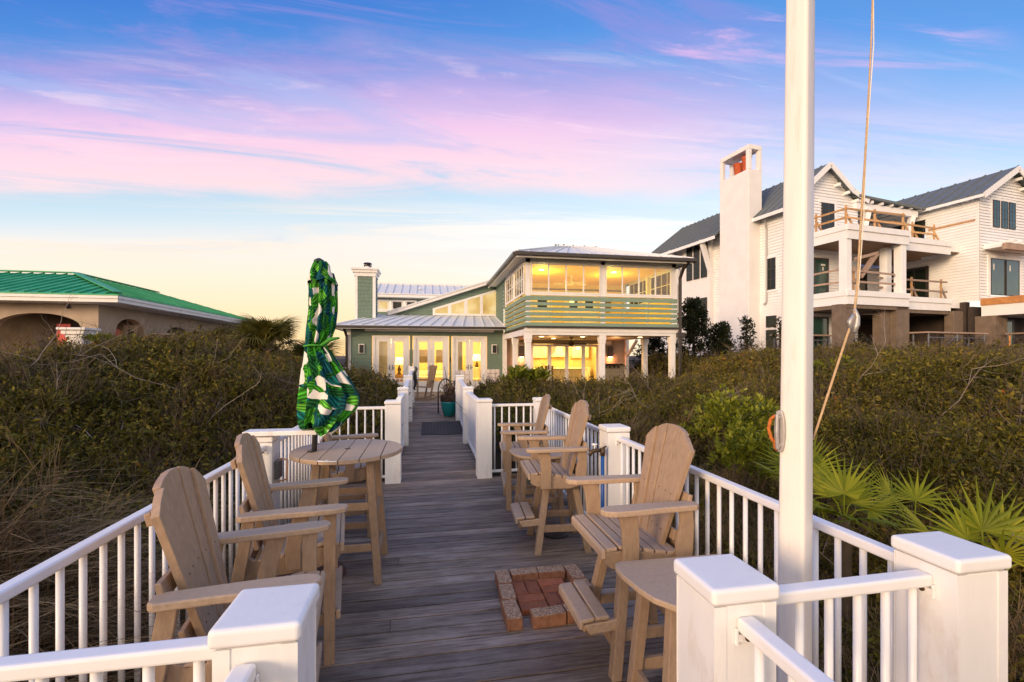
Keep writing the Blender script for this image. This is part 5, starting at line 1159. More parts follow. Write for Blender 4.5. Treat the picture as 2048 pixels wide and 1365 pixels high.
for k in range(4): m.bar((PKX+1.0+k*.95, GY-.48, 14.6-k*.50), (PKX+1.0+k*.95, GY, 14.6-k*.50), .14, .2)
Bn(m, 'rake_board', 'lap_white')
window(nh, FY(GY), 2.25, 3.45, 10.62, 13.2, 2, 2, 'dark_frame', 'dark_glass', .0, .08, depth=.13, name='balcony_door'); m = MB(); fbox(m, FY(GY), 1.95, 3.75, 13.22, 13.45, 0, .10); fbox(m, FY(GY), 3.47, 3.75, 10.5, 13.22, 0, .10); Bn(m, 'window_trim', 'lap_white')
# centre block: back walls of the porches
BYW = 6.6
m = MB(); lap(m, FY(BYW), 6.0, 13.5, 10.4, 13.4, .22); lap(m, FY(BYW), 3.6, 13.5, 5.9, 9.5, .22); Bn(m, 'porch_back_wall', 'lap_white')
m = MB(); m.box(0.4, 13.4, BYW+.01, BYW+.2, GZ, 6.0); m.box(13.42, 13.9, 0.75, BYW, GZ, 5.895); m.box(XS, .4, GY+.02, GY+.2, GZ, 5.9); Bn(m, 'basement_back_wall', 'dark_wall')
window(nh, FY(BYW), 6.8, 11.2, 6.15, 8.9, 4, 1, 'dark_frame', 'dark_glass', .12, .08, depth=.13, name='balcony_door'); window(nh, FY(BYW), 7.0, 10.4, 10.5, 12.9, 3, 1, 'dark_frame', 'dark_glass', .0, .08, depth=.13, name='balcony_door')
window(nh, FY(GY), .2, 2.75, 6.1, 8.95, 2, 1, 'dark_frame', 'teal_glass', .1, .1, depth=.13, name='balcony_door')
window(nh, FY(GY), .7, 2.75, 2.2, 4.6, 1, 1, 'dark_frame', 'teal_glass', .1, .1, depth=.13, name='basement_door')
m = MB()
for F, u, v in ((FY(GY), 2.1, 8.5), (FY(BYW), 9.6, 6.9), (FY(BYW), 9.2, 11.0)): fbox(m, F, u, u+.42, v, v+.12, .098, .106); fbox(m, F, u+.14, u+.26, v-.35, v-.1, .098, .106)
Bn(m, 'sticker', 'paper')
# floor slabs and fascias: two levels, two bays
def level(z0, z1, n):
    m = MB(); m.box(-.05, 5.85, 0.02, GY, z0+.25, z1-.1); m.box(5.85, 13.45, 1.12, BYW, z0+.25, z1-.1); Bn(m, 'balcony_slab', 'lap_white')
    m = MB(); zm = z0+(z1-z0)*.60
    for (u0, u1, y) in ((-.05, 5.85, 0), (5.86, 12.3, 1.1)):
        m.box(u0, u1, y-.02, y+.05, z0, zm); m.box(u0-.04, u1+.02, y-.10, y+.05, zm+.002, z1)
    m.box(-.07, -.02, 0.05, GY, z0, zm); m.box(-.13, -.02, .05, GY, zm+.002, z1); m.box(5.86, 5.92, 0.02, 1.1, z0, z1); m.box(12.28, 12.34, 1.1, 3, z0, z1)
    Bn(m, 'balcony_fascia', 'lap_white')
level(9.5, 10.46, 'top'); level(5.2, 6.12, 'mid')
m = MB(); m.box(.0, 5.8, .06, GY-.02, 9.70, 9.745); m.box(5.87, 13.4, 1.16, BYW, 9.70, 9.745); Bn(m, 'porch_soffit', 'soffit')
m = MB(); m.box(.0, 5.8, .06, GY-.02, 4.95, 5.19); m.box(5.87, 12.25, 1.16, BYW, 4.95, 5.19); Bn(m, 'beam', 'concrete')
for x0, x1, y0, z0, z1, mk in ((-.08, .42, .06, 6.12, 9.5, 'lap_white'), (5.2, 5.7, .06, 6.12, 9.5, 'lap_white'), (5.2, 5.7, 1.0, 6.12, 9.5, 'lap_white')):
    m = MB(); m.box(x0, x1, y0, y0+.5, z0, z1); Bn(m, 'column', mk, bevel=.02)
for x0, x1, y0 in ((-.55, .80, .10), (4.75, 6.0, .06), (3.9, 4.7, .5), (12.3, 13.6, .9)):
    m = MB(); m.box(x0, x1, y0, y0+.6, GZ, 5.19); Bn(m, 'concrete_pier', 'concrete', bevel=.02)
# right wing
XW, YF, RXR = 13.5, 0.0, 20.6
m = MB(); lap(m, FXn(XW), YF, 12, 5.9, 13.9, .22, [(3.2, 6.0, 6.0, 9.0), (3.4, 5.9, 10.4, 13.0)]); Bn(m, 'side_wall', 'lap_white')
window(nh, FXn(XW), 3.3, 5.9, 6.05, 8.95, 3, 1, 'dark_frame', 'dark_glass', .15, .1, depth=.13, name='balcony_door'); window(nh, FXn(XW), 3.5, 5.8, 10.5, 12.9, 1, 1, 'dark_frame', 'dark_glass', .0, .1, depth=.13, name='balcony_door')
ur = lambda z: (XW if z < 13.8 else 17.05-(16.1-z)*1.52, RXR if z < 13.8 else 17.05+(16.1-z)*1.52)
m = MB(); lap(m, FY(YF), XW, RXR, 5.9, 16.0, .22, [(14.9, 17.85, 11.5, 13.7), (14.55, 18.4, 6.4, 9.25)], ur); Bn(m, 'front_wall', 'lap_white')
m = MB(); m.box(XW-.03, XW+.14, YF-.02, YF-.001, 5.9, 13.6); m.box(XW-.03, XW-.002, YF, YF+.14, 5.9, 13.6); Bn(m, 'corner_board', 'lap_white')
for u in (15.05, 16.05, 17.0): window(nh, FY(YF), u, u+.78, 11.55, 13.6, 2, 3, 'dark_frame', 'teal_glass', .0, .04, depth=.13)
m = MB(); 
for a, b, c, d in ((14.85, 17.95, 13.62, 13.8), (14.8, 18.0, 11.38, 11.53), (14.85, 15.03, 11.53, 13.62), (17.8, 17.95, 11.53, 13.62), (15.85, 16.03, 11.53, 13.62), (16.85, 16.98, 11.53, 13.62)): fbox(m, FY(YF), a, b, c, d, 0, .06)
Bn(m, 'window_trim', 'lap_white')
for u in (14.75, 16.6): window(nh, FY(YF), u, u+1.65, 6.42, 9.15, 1, 1, 'dark_frame', 'teal_glass', .0, .16, depth=.13, name='balcony_door')
m = MB()
for u in (15.0, 17.0): fbox(m, FY(YF), u, u+.14, 8.3, 8.75, .098, .106)
Bn(m, 'sticker', 'paper')
m = MB(); fbox(m, FY(YF), 14.4, 18.55, 9.18, 9.4, 0, .10); fbox(m, FY(YF), 14.4, 14.7, 6.3, 9.18, 0, .10); fbox(m, FY(YF), 18.3, 18.55, 6.3, 9.18, 0, .10); Bn(m, 'window_trim', 'lap_white')
m = MB(); slab(m, [(XW-.6, YF-.6, 13.75), (17.05, YF-.6, 16.2), (17.05, 12, 16.2), (XW-.6, 12, 13.75)], .10); seams(m, (XW-.6, YF-.6, 13.77), (XW-.6, 12, 13.77), (17.05, 12, 16.22), (17.05, YF-.6, 16.22), 13, .035)
slab(m, [(17.05, YF-.6, 16.2), (17.05, 12, 16.2), (RXR+.6, 12, 13.75), (RXR+.6, YF-.6, 13.75)], .10); Bn(m, 'roof', 'roof_grey')
m = MB(); m.bar((17.05, YF-.63, 16.0), (XW-.6, YF-.63, 13.55), .06, .42); m.bar((17.05, YF-.63, 16.0), (RXR+.6, YF-.63, 13.55), .06, .42); m.box(XW-.66, XW-.60, YF-.6, 12, 13.45, 13.66)
for k in range(9): m.bar((XW-.6, YF+.4+k*1.2, 13.5), (XW, YF+.4+k*1.2, 13.75), .14, .2)
for k in range(3): m.bar((17.6+k*.9, YF-.55, 15.35-k*.6), (17.6+k*.9, YF, 15.35-k*.6), .14, .2)
Bn(m, 'rake_board', 'lap_white')
m = MB(); m.box(13.6, 22, -4.0, YF-.03, 5.55, 6.05); Bn(m, 'terrace_edge', 'plywood'); m = MB(); m.box(13.7, 22, -3.9, YF-.04, 4.75, 5.548); Bn(m, 'terrace_fascia', 'lap_white')
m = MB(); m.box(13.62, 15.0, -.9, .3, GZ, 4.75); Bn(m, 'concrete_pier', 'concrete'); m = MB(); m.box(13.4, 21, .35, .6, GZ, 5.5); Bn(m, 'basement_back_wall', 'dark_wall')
window(nh, FY(.35), 15.2, 18.2, 2.0, 4.5, 2, 1, 'dark_frame', 'teal_glass', .1, .16, depth=.13, name='basement_door')
m = MB(); m.box(13.9, 19, -1.2, YF-.05, 9.75, 9.95)
for k in range(5): m.box(14.0+k*1.0, 14.14+k*1.0, -1.7, YF-.05, 9.96, 10.15)
Bn(m, 'pergola', 'lap_white'); m = MB(); m.box(13.7, 16.6, -1.45, -1.22, 9.5, 9.95); Bn(m, 'pergola_beam', 'lumber_grey')
m = MB(); fbox(m, FXn(XW), .2, 3.2, 11.9, 12.12, .02, .06); Bn(m, 'lumber_strip', 'lumber')
# canopy between the gables
m = MB(); slab(m, [(5.4, 3.0, 14.0), (13.2, 3.0, 13.7), (13.2, 8.0, 14.2), (5.4, 8.0, 14.5)], .18); Bn(m, 'canopy_roof', 'roof_grey')
m = MB(); m.box(5.5, 12.4, 3.3, 3.6, 13.0, 13.5); m.bar((6.3, 3.6, 10.5), (6.9, 3.4, 13.1), .35, .35); m.bar((11.3, 3.6, 10.5), (11.9, 3.4, 13.1), .35, .35)
for k in range(7): m.box(5.8+k*1.1, 5.95+k*1.1, 3.1, 6.5, 13.5, 13.7)
Bn(m, 'canopy_frame', 'lap_white')
# dark garage panels at ground level
m = MB()
for i in range(3):
    for j in range(2): m.box(7.2+i*1.55, 8.6+i*1.55, BYW-.05, BYW, 2.2+j*1.2, 3.25+j*1.2)
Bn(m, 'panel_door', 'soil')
# temporary timber rails
def temp_rail(lab, pts, z, h, mk, posts, n=2):
    t = nroot('timber_railing', lab, 'railing', 'temporary timber rails of the white house', pts[0][0], pts[0][1], z)
    o = Vector((pts[0][0], pts[0][1], 0))
    for k in range(n):
        for a, b in zip(pts[:-1], pts[1:]):
            m = MB(); zz = h*(k+1)/n-.1; m.bar(Vector((*a, zz))-o, Vector((*b, zz+random.uniform(-.1, .1)))-o, .05, .13); m.build('rail', M[mk], t)
    for (x, y) in posts:
        m = MB(); m.bar(Vector((x, y+.06, 0))-o, Vector((x, y+.06, h+.15))-o, .13, .08, (0, 1, 0)); m.build('rail_post', M['lumber'], t)
        m = MB(); m.bar(Vector((x+.7, y+.12, .05))-o, Vector((x+.02, y+.12, h*.75))-o, .06, .14); m.build('brace', M[mk], t)
temp_rail('fresh pine rail on the top balcony, left end by the flagpole', [(.05, 3.2), (.05, .15), (5.7, .15)], 10.46, 1.15, 'lumber', [(.05, 2.2), (.1, .15), (2.8, .15), (5.6, .15)])
temp_rail('fresh pine rail on the top balcony, right end by the lap siding', [(6.0, 1.25), (10.9, 1.25)], 10.46, 1.1, 'lumber', [(8.4, 1.25), (10.8, 1.25)])
temp_rail('weathered timber rail on the middle balcony, left of the columns', [(.05, 3.2), (.05, .35), (5.0, .35)], 6.12, 1.5, 'lumber_grey', [(1.3, .5)])
temp_rail('weathered timber rail on the middle balcony, right of the columns', [(4.7, 1.25), (12.2, 1.25)], 6.12, 1.35, 'lumber_grey', [(8.3, 1.25), (11.6, 1.25)])
t = nroot('lumber_frame', 'triangular frame of leaning boards on the middle balcony', 'lumber frame', None, 1.2, .4, 6.12)
m = MB(); m.bar((0, 0, 2.2), (2.2, 0, 2.75), .08, .2); m.bar((.6, 0, 1.0), (2.2, 0, 2.7), .08, .2); m.build('board', M['lumber_grey'], t); m = MB(); m.bar((.2, .1, .6), (1.8, .1, 2.5), .08, .18); m.build('board', M['lumber_grey'], t)
# scaffolding
def scaffold(lab, x0, x1, y, z0, z1, mk, n, group):
    t = nroot('scaffold', lab, 'scaffold', group, x0, y, z0); hgt = z1-z0; W_ = x1-x0
    for i in range(n+1):
        for dy in (0, .9):
            m = MB(); m.tube([(W_*i/n, dy, -1.5), (W_*i/n, dy, hgt)], .055, 8); m.build('upright', M[mk], t)
    m = MB()
    for i in range(n): m.tube([(W_*i/n, 0, .1), (W_*(i+1)/n, 0, hgt-.15)], .03, 6); m.tube([(W_*i/n, 0, hgt-.15), (W_*(i+1)/n, 0, .1)], .03, 6)
    m.tube([(0, 0, hgt-.3), (W_, 0, hgt-.3)], .04, 6); m.build('cross_brace', M[mk], t)
    m = MB(); m.box(-.3, W_+.3, -.1, 1.0, hgt, hgt+.1); m.build('plank_deck', M['lumber_grey'], t)
scaffold('grey blue scaffold with planks under the white house balcony', 6.3, 12.3, -.9, 1.4, 3.35, 'blue_steel', 2, 'scaffolds before the white house')
scaffold('orange scaffold at the right edge before the white house', 14.4, 20.0, -2.2, 1.4, 3.35, 'orange_steel', 3, 'scaffolds before the white house')
scaffold('low grey scaffold left of the flagpole, before the white house wall', -2.6, 1.5, 2.4, 1.2, 3.2, 'blue_steel', 2, 'scaffolds before the white house')

# ---------------------------------------------------------------- beige house with green roof (left)
LX, LY = -13.3, 22.8
bh = thing('stucco_house', 'beige stucco house with green metal hip roof and arches, on the left dune', 'house', (LX, LY, 1.5))
Bb = lambda m, n, mk, p=bh, **k: m.build(n, M[mk], p, True, **k)
WX, WY = LX-1.35, LY+1.0       # wall planes behind the eaves
def arch_wall(F, u0, u1, z0, z1, arches, d):
    """wall with round-headed openings (centre, half width, springing, rise)"""
    m = MB(); us = sorted(set([u0, u1]+[u for c, h, s, r in arches for u in np.linspace(c-h, c+h, 19)]))
    def top(u):
        for c, h, s, r in arches:
            if c-h-1e-6 <= u <= c+h+1e-6: return s+r*math.sqrt(max(0, 1-((u-c)/h)**2))
        return None
    for a, b in zip(us[:-1], us[1:]):
        mid = (a+b)/2; t0 = top(mid)
        if t0 is None: fbox(m, F, a, b, z0, z1, -d, 0)
        else:
            ta, tb = top(a), top(b); vs = [F(a, ta, 0), F(b, tb, 0), F(b, z1, 0), F(a, z1, 0), F(a, ta, -d), F(b, tb, -d), F(b, z1, -d), F(a, z1, -d)]
            m.add(vs, [(0, 1, 2, 3), (1, 0, 4, 5), (7, 6, 5, 4)])
    return m
Bb(arch_wall(FY(WY), LX-9, WX, 1.2, 4.15, [(-17.0, 1.75, 2.95, .75)], .35), 'front_wall', 'stucco')
Bb(arch_wall(FXp(WX), WY+.36, WY+16, 1.2, 4.15, [(26.1, 1.15, 2.95, .70), (30.5, 1.35, 2.80, .70)], .35), 'side_wall', 'stucco')
for y0, y1 in ((34.4, 35.0), (35.3, 36.6), (36.9, 37.5)): window(bh, FXp(WX), y0, y1, 2.4, 3.2, 1, 1, 'stucco_white', 'dark_glass', .06, W=True)
m = MB(); m.box(LX-9, WX-.4, WY+3.2, WY+3.4, 1.2, 4.1); m.box(WX-4.2, WX-4.0, WY+3.4, WY+16, 1.2, 4.1); m.box(LX-9, WX-.4, WY+.4, WY+16, 4.05, 4.12); Bb(m, 'inner_wall', 'concrete')  # dark brown wall colour stands in for the shade under the arches
for x in (-16.9, -15.35): window(bh, FY(WY+3.2), x, x+.4, 1.6, 3.3, 1, 1, 'stucco', 'dark_glass', .1, W=True)
window(bh, FXp(WX-4.0), 27.5, 29.2, 1.6, 3.2, 2, 1, 'stucco', 'dark_glass', .1, W=True)
m = MB()
for x, y in ((WX-.17, WY-.02), (-19.2, WY-.02)): m.box(x-.25, x+.25, y-.35, y+.25, 1.2, 2.6)
Bb(m, 'pier', 'stucco')
def capital(x, y, z, w):
    m = MB(); m.box(x-w*.62, x+w*.62, y-w*.62, y+w*.62, 1.0, z-.42); m.box(x-w*.72, x+w*.72, y-w*.72, y+w*.72, z-.42, z-.28); m.box(x-w*.92, x+w*.92, y-w*.92, y+w*.92, z-.28, z-.10); m.box(x-w*1.15, x+w*1.15, y-w*1.15, y+w*1.15, z-.10, z)
    return m
for lab, px_, Yv, z, w in (('stone column with stepped capital before the left arches', -14.55, 22.5, 2.98, .45), ('lower stone column with flat capital before the beige house side arch', -13.2, 26.6, 2.95, .5)):
    c = capital(0, 0, z-1.0, w); o = c.build('stone_column', M['stucco_white'] if Yv < 24 else M['stucco'], bevel=.015, loc=(px_, Yv, 1.0)); tag(o, lab, 'column', 'stone columns before the beige house')
    for v in o.data.vertices:
        if abs(v.co.z-1.0) < 1e-4 and z-1.0 > 1.01: v.co.z = 0.0
    o.data.update()
m = MB(); m.box(-17.1, -16.55, 25.0, 25.05, 1.2, 3.3); o = m.build('pink_towel', M['pink_panel']); tag(o, 'bright coral pink panel beneath the left arch', 'panel', 'coral pink panels under the arches')
m = MB(); m.prism([(-15.5, 26.0, 1.2)]+[(-15.5, 26.5+.5*math.cos(a), 2.75+.42*math.sin(a)) for a in np.linspace(math.pi, 0, 10)]+[(-15.5, 27.0, 1.2)], (-.05, 0, 0)); o = m.build('pink_screen', M['pink_panel']); tag(o, 'round topped coral pink panel under the side arch', 'panel', 'coral pink panels under the arches')
# eaves, roof
m = MB(); m.box(LX-9, LX, LY, LY+.06, 4.14, 4.30); m.box(LX-9, LX+.03, LY-.05, LY, 4.302, 4.47); m.box(LX-.06, LX, LY+.06, LY+17, 4.14, 4.30); m.box(LX, LX+.05, LY, LY+17, 4.302, 4.47); m.box(LX-9, LX-.06, LY+.06, LY+17, 4.13, 4.16); Bb(m, 'fascia', 'white_trim')
e0, e1, e2, e3 = (LX-14, LY-.06, 4.48), (LX+.06, LY-.06, 4.48), (LX+.06, LY+17, 4.48), (LX-14, LY+17, 4.48); p0, p1, p2 = (LX-14, LY+4.6, 6.0), (LX-4.6, LY+4.6, 6.0), (LX-4.6, LY+12, 6.0)
m = MB(); slab(m, [e0, e1, p1, p0], .06); slab(m, [e1, e2, p2, p1], .06); slab(m, [e2, e3, (LX-14, LY+12, 6.0), p2], .06); slab(m, [p0, p1, p2, (LX-14, LY+12, 6.0)], .05)
def seam_tri(a, b, apex_a, apex_b, n):
    a, b, c, d = Vector(a), Vector(b), Vector(apex_b), Vector(apex_a); nrm = (b-a).cross(d-a).normalized(); nrm = nrm if nrm.z > 0 else -nrm
    up = (d-a)-(b-a)*((d-a).dot(b-a)/(b-a).length_squared); run = (b-a).length
    for i in range(n+1):
        s = i/n; p = a+(b-a)*s; ta = ((d-a).dot((b-a))/run)/run; tb = ((c-a).dot(b-a)/run)/run
        f = 1.0
        if ta > 1e-3 and s < ta: f = s/ta
        if tb < 1-1e-3 and s > tb: f = min(f, (1-s)/(1-tb))
        if f > .02: m.bar(p+nrm*.03, p+up*f+nrm*.03, .04, .06, nrm)
seam_tri(e0, e1, p0, p1, 28); seam_tri(e1, e2, p1, p2, 30)
m.bar(Vector(e1)+Vector((0, 0, .10)), Vector(p1)+Vector((0, 0, .10)), .32, .04); m.bar(Vector(p0)+Vector((0, 0, .10)), Vector(p1)+Vector((0, 0, .10)), .25, .05); m.bar(Vector(p1)+Vector((0, 0, .10)), Vector(p2)+Vector((0, 0, .10)), .25, .05)
Bb(m, 'roof', 'roof_green')
m = MB(); m.lathe([(.05, .1), (.09, .0), (.06, -.08)], 10, (-15.8, WY-.05, 4.0)); Bb(m, 'eave_lamp', 'black_metal')
# ---------------------------------------------------------------- dunes and their cover
def ss(a, b, x): t = np.clip((x-a)/(b-a), 0, 1); return t*t*(3-2*t)
def vnoise(x, y, s, seed):
    xi, yi = np.floor(x/s), np.floor(y/s); fx, fy = x/s-xi, y/s-yi
    def h(i, j): v = np.sin(i*127.1+j*311.7+seed*74.7)*43758.5453; return v-np.floor(v)
    fx, fy = fx*fx*(3-2*fx), fy*fy*(3-2*fy)
    return (h(xi, yi)*(1-fx)+h(xi+1, yi)*fx)*(1-fy)+(h(xi, yi+1)*(1-fx)+h(xi+1, yi+1)*fx)*fy
def canopy(x, y):
    """height of the top of the scrub above the deck's level"""
    x = np.asarray(x, float); y = np.asarray(y, float)
    far = ss(5.6, 7.6, y)
    e1 = np.clip(-1.45-x, 0, None); near_l = -0.15+1.9*(1-np.exp(-e1/3.5))
    e2 = np.clip(-0.70-x, 0, None); far_l = 0.86+0.98*(1-np.exp(-e2/4.2)) + .12*ss(9, 13, y)
    left = near_l*(1-far)+far_l*far + .62*np.exp(-((x+7.6)/3.2)**2-((y-16.5)/3.0)**2) + .25*np.exp(-((x+3.5)/1.6)**2-((y-10)/3)**2) - .85*(1-ss(-11, -7.5, x))*far + .50*np.exp(-((x+5.2)/2.0)**2-((y-9.2)/2.4)**2) - .50*np.exp(-((x+8.6)/1.8)**2-((y-11.5)/2.2)**2) + .25*np.exp(-((x+3.6)/1.1)**2-((y-5.8)/1.4)**2)
    g1 = np.clip(x-1.9, 0, None); near_r = -0.15+2.0*(1-np.exp(-g1/4.3))
    far_r = 0.86+0.88*ss(3.8, 11.0, x)
    right = near_r*(1-far)+far_r*far + .22*np.exp(-((x-6.0)/1.8)**2-((y-7.0)/1.8)**2) - .22*np.exp(-((x-9.0)/2.0)**2-((y-9.5)/1.8)**2) + .18*ss(11, 16, x)
    z = np.where(x < .2, left, right)
    inw = (x > -.72) & (x < 1.05)
    n = (vnoise(x, y, 2.9, 5)-.5)*.55+(vnoise(x, y, 1.4, 1)-.5)*.36+(vnoise(x, y, .6, 2)-.5)*.30
    amp = np.where(x < .2, np.clip((-.7-x)/1.2, .15, 1), np.clip((x-1.0)/1.2, .15, 1))
    z = z+n*amp
    # towards the house the dune falls to the yard
    yard = ss(13.6, 14.8, y)*ss(-5.2, -3.6, x)*(1-ss(8.6, 9.8, x))
    z = z*(1-yard)+(-.15)*yard
    beh = ss(16, 20, y)*(1-ss(-9, -5, x)) 
    return z
def ground_z(x, y):
    c = canopy(x, y); d = .42*np.ones_like(c)
    z = c-d
    deck = (x > -1.5) & (x < 1.95) & (y < 7.0); walk = (x > -.66) & (x < 1.0)
    z = np.where(deck, np.minimum(z, -.55), z); z = np.where(walk, np.minimum(z, -.30), z)
    r = np.sqrt(x*x+y*y); flat = ss(32, 60, r); z = z*(1-flat)+(.8)*flat
    z = np.where(y < 0.8, z*ss(-3, .8, y)-.9*(1-ss(-3, .8, y)), z)
    return z
def axis(lo, hi, step, far, n):
    mid = np.arange(lo, hi+1e-6, step); g = np.geomspace(1, far, n)
    return np.concatenate([lo-g[::-1], mid, hi+g])
gx, gy = axis(-26, 34, .4, 2500, 22), axis(-4, 40, .4, 2500, 22)
X, Y = np.meshgrid(gx, gy); Z = ground_z(X, Y)
me = bpy.data.meshes.new('ground'); nx, ny = len(gx), len(gy)
idx = np.arange(nx*ny).reshape(ny, nx); f = np.stack([idx[:-1, :-1], idx[:-1, 1:], idx[1:, 1:], idx[1:, :-1]], -1).reshape(-1, 4)
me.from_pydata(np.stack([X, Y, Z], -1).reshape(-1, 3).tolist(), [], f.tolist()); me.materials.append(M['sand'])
for p in me.polygons: p.use_smooth = True
go = bpy.data.objects.new('ground', me); col.objects.link(go); tag(go, kind='structure')

# leaf clump shapes, kept out of the scene and used as geometry by the scatter below
def leaf(m, p, d, n, L, w, tone):
    s = d.cross(n).normalized(); c = p+d*L*.45
    m.add([p, c+s*w+n*L*.05, p+d*L, c-s*w+n*L*.05], [(0, 1, 2, 3)], tone)
def rvec(r): 
    v = Vector((r.gauss(0, 1), r.gauss(0, 1), r.gauss(0, 1))); return v.normalized()
def clump(seed, nst=19, nl=18, rad=.22, L=.042, w=.0090, mats=('scrub_leaf', 'twig'), bare=.04, tone=(0, 1)):
    r = random.Random(seed); lf, tw = MB(), MB(); base = r.uniform(.15, .85)
    for i in range(nst):
        a = r.uniform(0, 6.28); el = r.uniform(.15, 1.5); d = Vector((math.cos(a)*math.cos(el), math.sin(a)*math.cos(el), math.sin(el))); ln = rad*r.uniform(.7, 1.25)
        o = Vector((r.uniform(-.5, .5)*rad, r.uniform(-.5, .5)*rad, -rad*.5)); mid = o+d*ln*.55+rvec(r)*.02; e = o+d*ln+Vector((0, 0, .05*r.random()))+rvec(r)*.03
        naked = r.random() < bare
        if naked: e = e+d*ln*.35
        tw.tube([o, mid, e], [.0035, .0028, .0012], 3, caps=False)
        if naked:
            for k in range(3):
                s = mid.lerp(e, r.random()); tw.tube([s, s+(d+rvec(r)*.9).normalized()*ln*.35], [.002, .0008], 3, caps=False)
            continue
        for k in range(nl):
            s = k/nl; p = (o.lerp(mid, s*2) if s < .5 else mid.lerp(e, s*2-1)) if s > .25 else mid.lerp(e, r.random())
            dd = (d*.55+rvec(r)).normalized(); n = (Vector((0, 0, .9))+rvec(r)*.8).normalized()
            leaf(lf, p, dd, n, L*r.uniform(.7, 1.3), w*r.uniform(.8, 1.3), min(1, max(0, base*.35+r.uniform(0, .75)*.75+(.35 if r.random() < .05 else 0))))
    o = len(lf.v); nf = len(lf.f); lf.v += tw.v; lf.c += [.501]*len(tw.v); lf.f += [tuple(i+o for i in q) for q in tw.f]
    me = lf.mesh('leaf_clump', [M[mats[0]], M[mats[1]]])
    mi = np.zeros(len(me.polygons), dtype=np.int32); mi[nf:] = 1; me.polygons.foreach_set('material_index', mi)
    return me
def tuft(seed, n=46, L=.55, mats='grass', lean=(0.5, 0, .0), w=.0030):
    r = random.Random(seed); m = MB()
    for i in range(n):
        a = r.uniform(0, 6.28); sp = r.uniform(.15, .75); d = Vector((math.cos(a)*sp, math.sin(a)*sp, 1))+Vector(lean)*r.uniform(.4, 1.5); d.normalize(); l = L*r.uniform(.5, 1.25)
        p = Vector((r.uniform(-.09, .09), r.uniform(-.09, .09), -.05)); dr = Vector((d.x, d.y, 0))*.9+Vector((0, 0, -.75)); t = r.uniform(.05, 1); s = d.cross(Vector((0, 0, 1))).normalized(); vs = []
        for k in range(5):
            u = k/4; q = p+d*l*u+dr*l*.55*u*u; ww = w*(1-u*.85); vs += [q-s*ww, q+s*ww]
        m.add(vs, [(2*k, 2*k+1, 2*k+3, 2*k+2) for k in range(4)], t)
    return m.mesh('grass_tuft', M[mats])
def stick(seed):
    r = random.Random(seed); m = MB()
    def br(p, d, l, rad, dep):
        pts = [p]; q = p
        for k in range(4): d = (d+rvec(r)*.28+Vector((0, 0, .04))).normalized(); q = q+d*l/4; pts.append(q)
        m.tube(pts, [rad*(1-.16*k) for k in range(5)], 5, caps=False)
        if dep:
            for k in range(r.randint(2, 3)): br(pts[r.randint(1, 4)], (d+rvec(r)*.9).normalized(), l*r.uniform(.35, .6), rad*.55, dep-1)
    a = r.uniform(0, 6.28); br(Vector((0, 0, -.05)), Vector((math.cos(a)*.9, math.sin(a)*.9, .55)).normalized(), .75, .006, 2)
    return m.mesh('bare_branch', M['dead_stick'])
def scatter(name, protos, pts, scl, idx, rot, mats):
    """one object: points that carry clump geometry through geometry nodes"""
    me = bpy.data.meshes.new(name); me.from_pydata([tuple(p) for p in pts], [], [])
    n = len(pts)
    a = me.attributes.new('scl', 'FLOAT', 'POINT'); a.data.foreach_set('value', np.asarray(scl, np.float32))
    a = me.attributes.new('idx', 'INT', 'POINT'); a.data.foreach_set('value', np.asarray(idx, np.int32))
    a = me.attributes.new('rot', 'FLOAT_VECTOR', 'POINT'); a.data.foreach_set('vector', np.asarray(rot, np.float32).ravel())
    ng = bpy.data.node_groups.new(name+'_scatter', 'GeometryNodeTree')
    ng.interface.new_socket(name='Geometry', in_out='INPUT', socket_type='NodeSocketGeometry'); ng.interface.new_socket(name='Geometry', in_out='OUTPUT', socket_type='NodeSocketGeometry')
    gi, go_ = ng.nodes.new('NodeGroupInput'), ng.nodes.new('NodeGroupOutput')
    iop = ng.nodes.new('GeometryNodeInstanceOnPoints'); jn = ng.nodes.new('GeometryNodeJoinGeometry')
    for k in range(len(protos)-1, -1, -1):
        po = bpy.data.objects.new(name+'_shape', protos[k]); oi = ng.nodes.new('GeometryNodeObjectInfo'); oi.inputs['Object'].default_value = po; oi.inputs['As Instance'].default_value = False
        gti = ng.nodes.new('GeometryNodeGeometryToInstance'); ng.links.new(oi.outputs['Geometry'], gti.inputs[0]); ng.links.new(gti.outputs[0], jn.inputs[0])
    ng.links.new(gi.outputs[0], iop.inputs['Points']); ng.links.new(jn.outputs[0], iop.inputs['Instance']); iop.inputs['Pick Instance'].default_value = True
    def at(nm, t):
        x = ng.nodes.new('GeometryNodeInputNamedAttribute'); x.data_type = t; x.inputs['Name'].default_value = nm
        return next(o for o in x.outputs if o.enabled and o.name == 'Attribute')
    ng.links.new(at('idx', 'INT'), iop.inputs['Instance Index']); ng.links.new(at('rot', 'FLOAT_VECTOR'), iop.inputs['Rotation']); ng.links.new(at('scl', 'FLOAT'), iop.inputs['Scale'])
    ng.links.new(iop.outputs[0], go_.inputs[0])
    o = bpy.data.objects.new(name, me); col.objects.link(o); md = o.modifiers.new('scatter', 'NODES'); md.node_group = ng
    for x in mats: me.materials.append(x)
    return o
def polar_points(th0, th1, r0, r1, sp0, k, keep):
    pts = []; r = r0
    while r < r1:
        sp = sp0+k*r; n = max(1, int((th1-th0)*r/sp))
        th = th0+(np.arange(n)+rng.random(n))/n*(th1-th0); rr = r+rng.random(n)*sp
        x, y = rr*np.sin(th), rr*np.cos(th); ok = keep(x, y); pts.append(np.stack([x[ok], y[ok], np.full(ok.sum(), sp)], 1)); r += sp*.85
    return np.concatenate(pts)
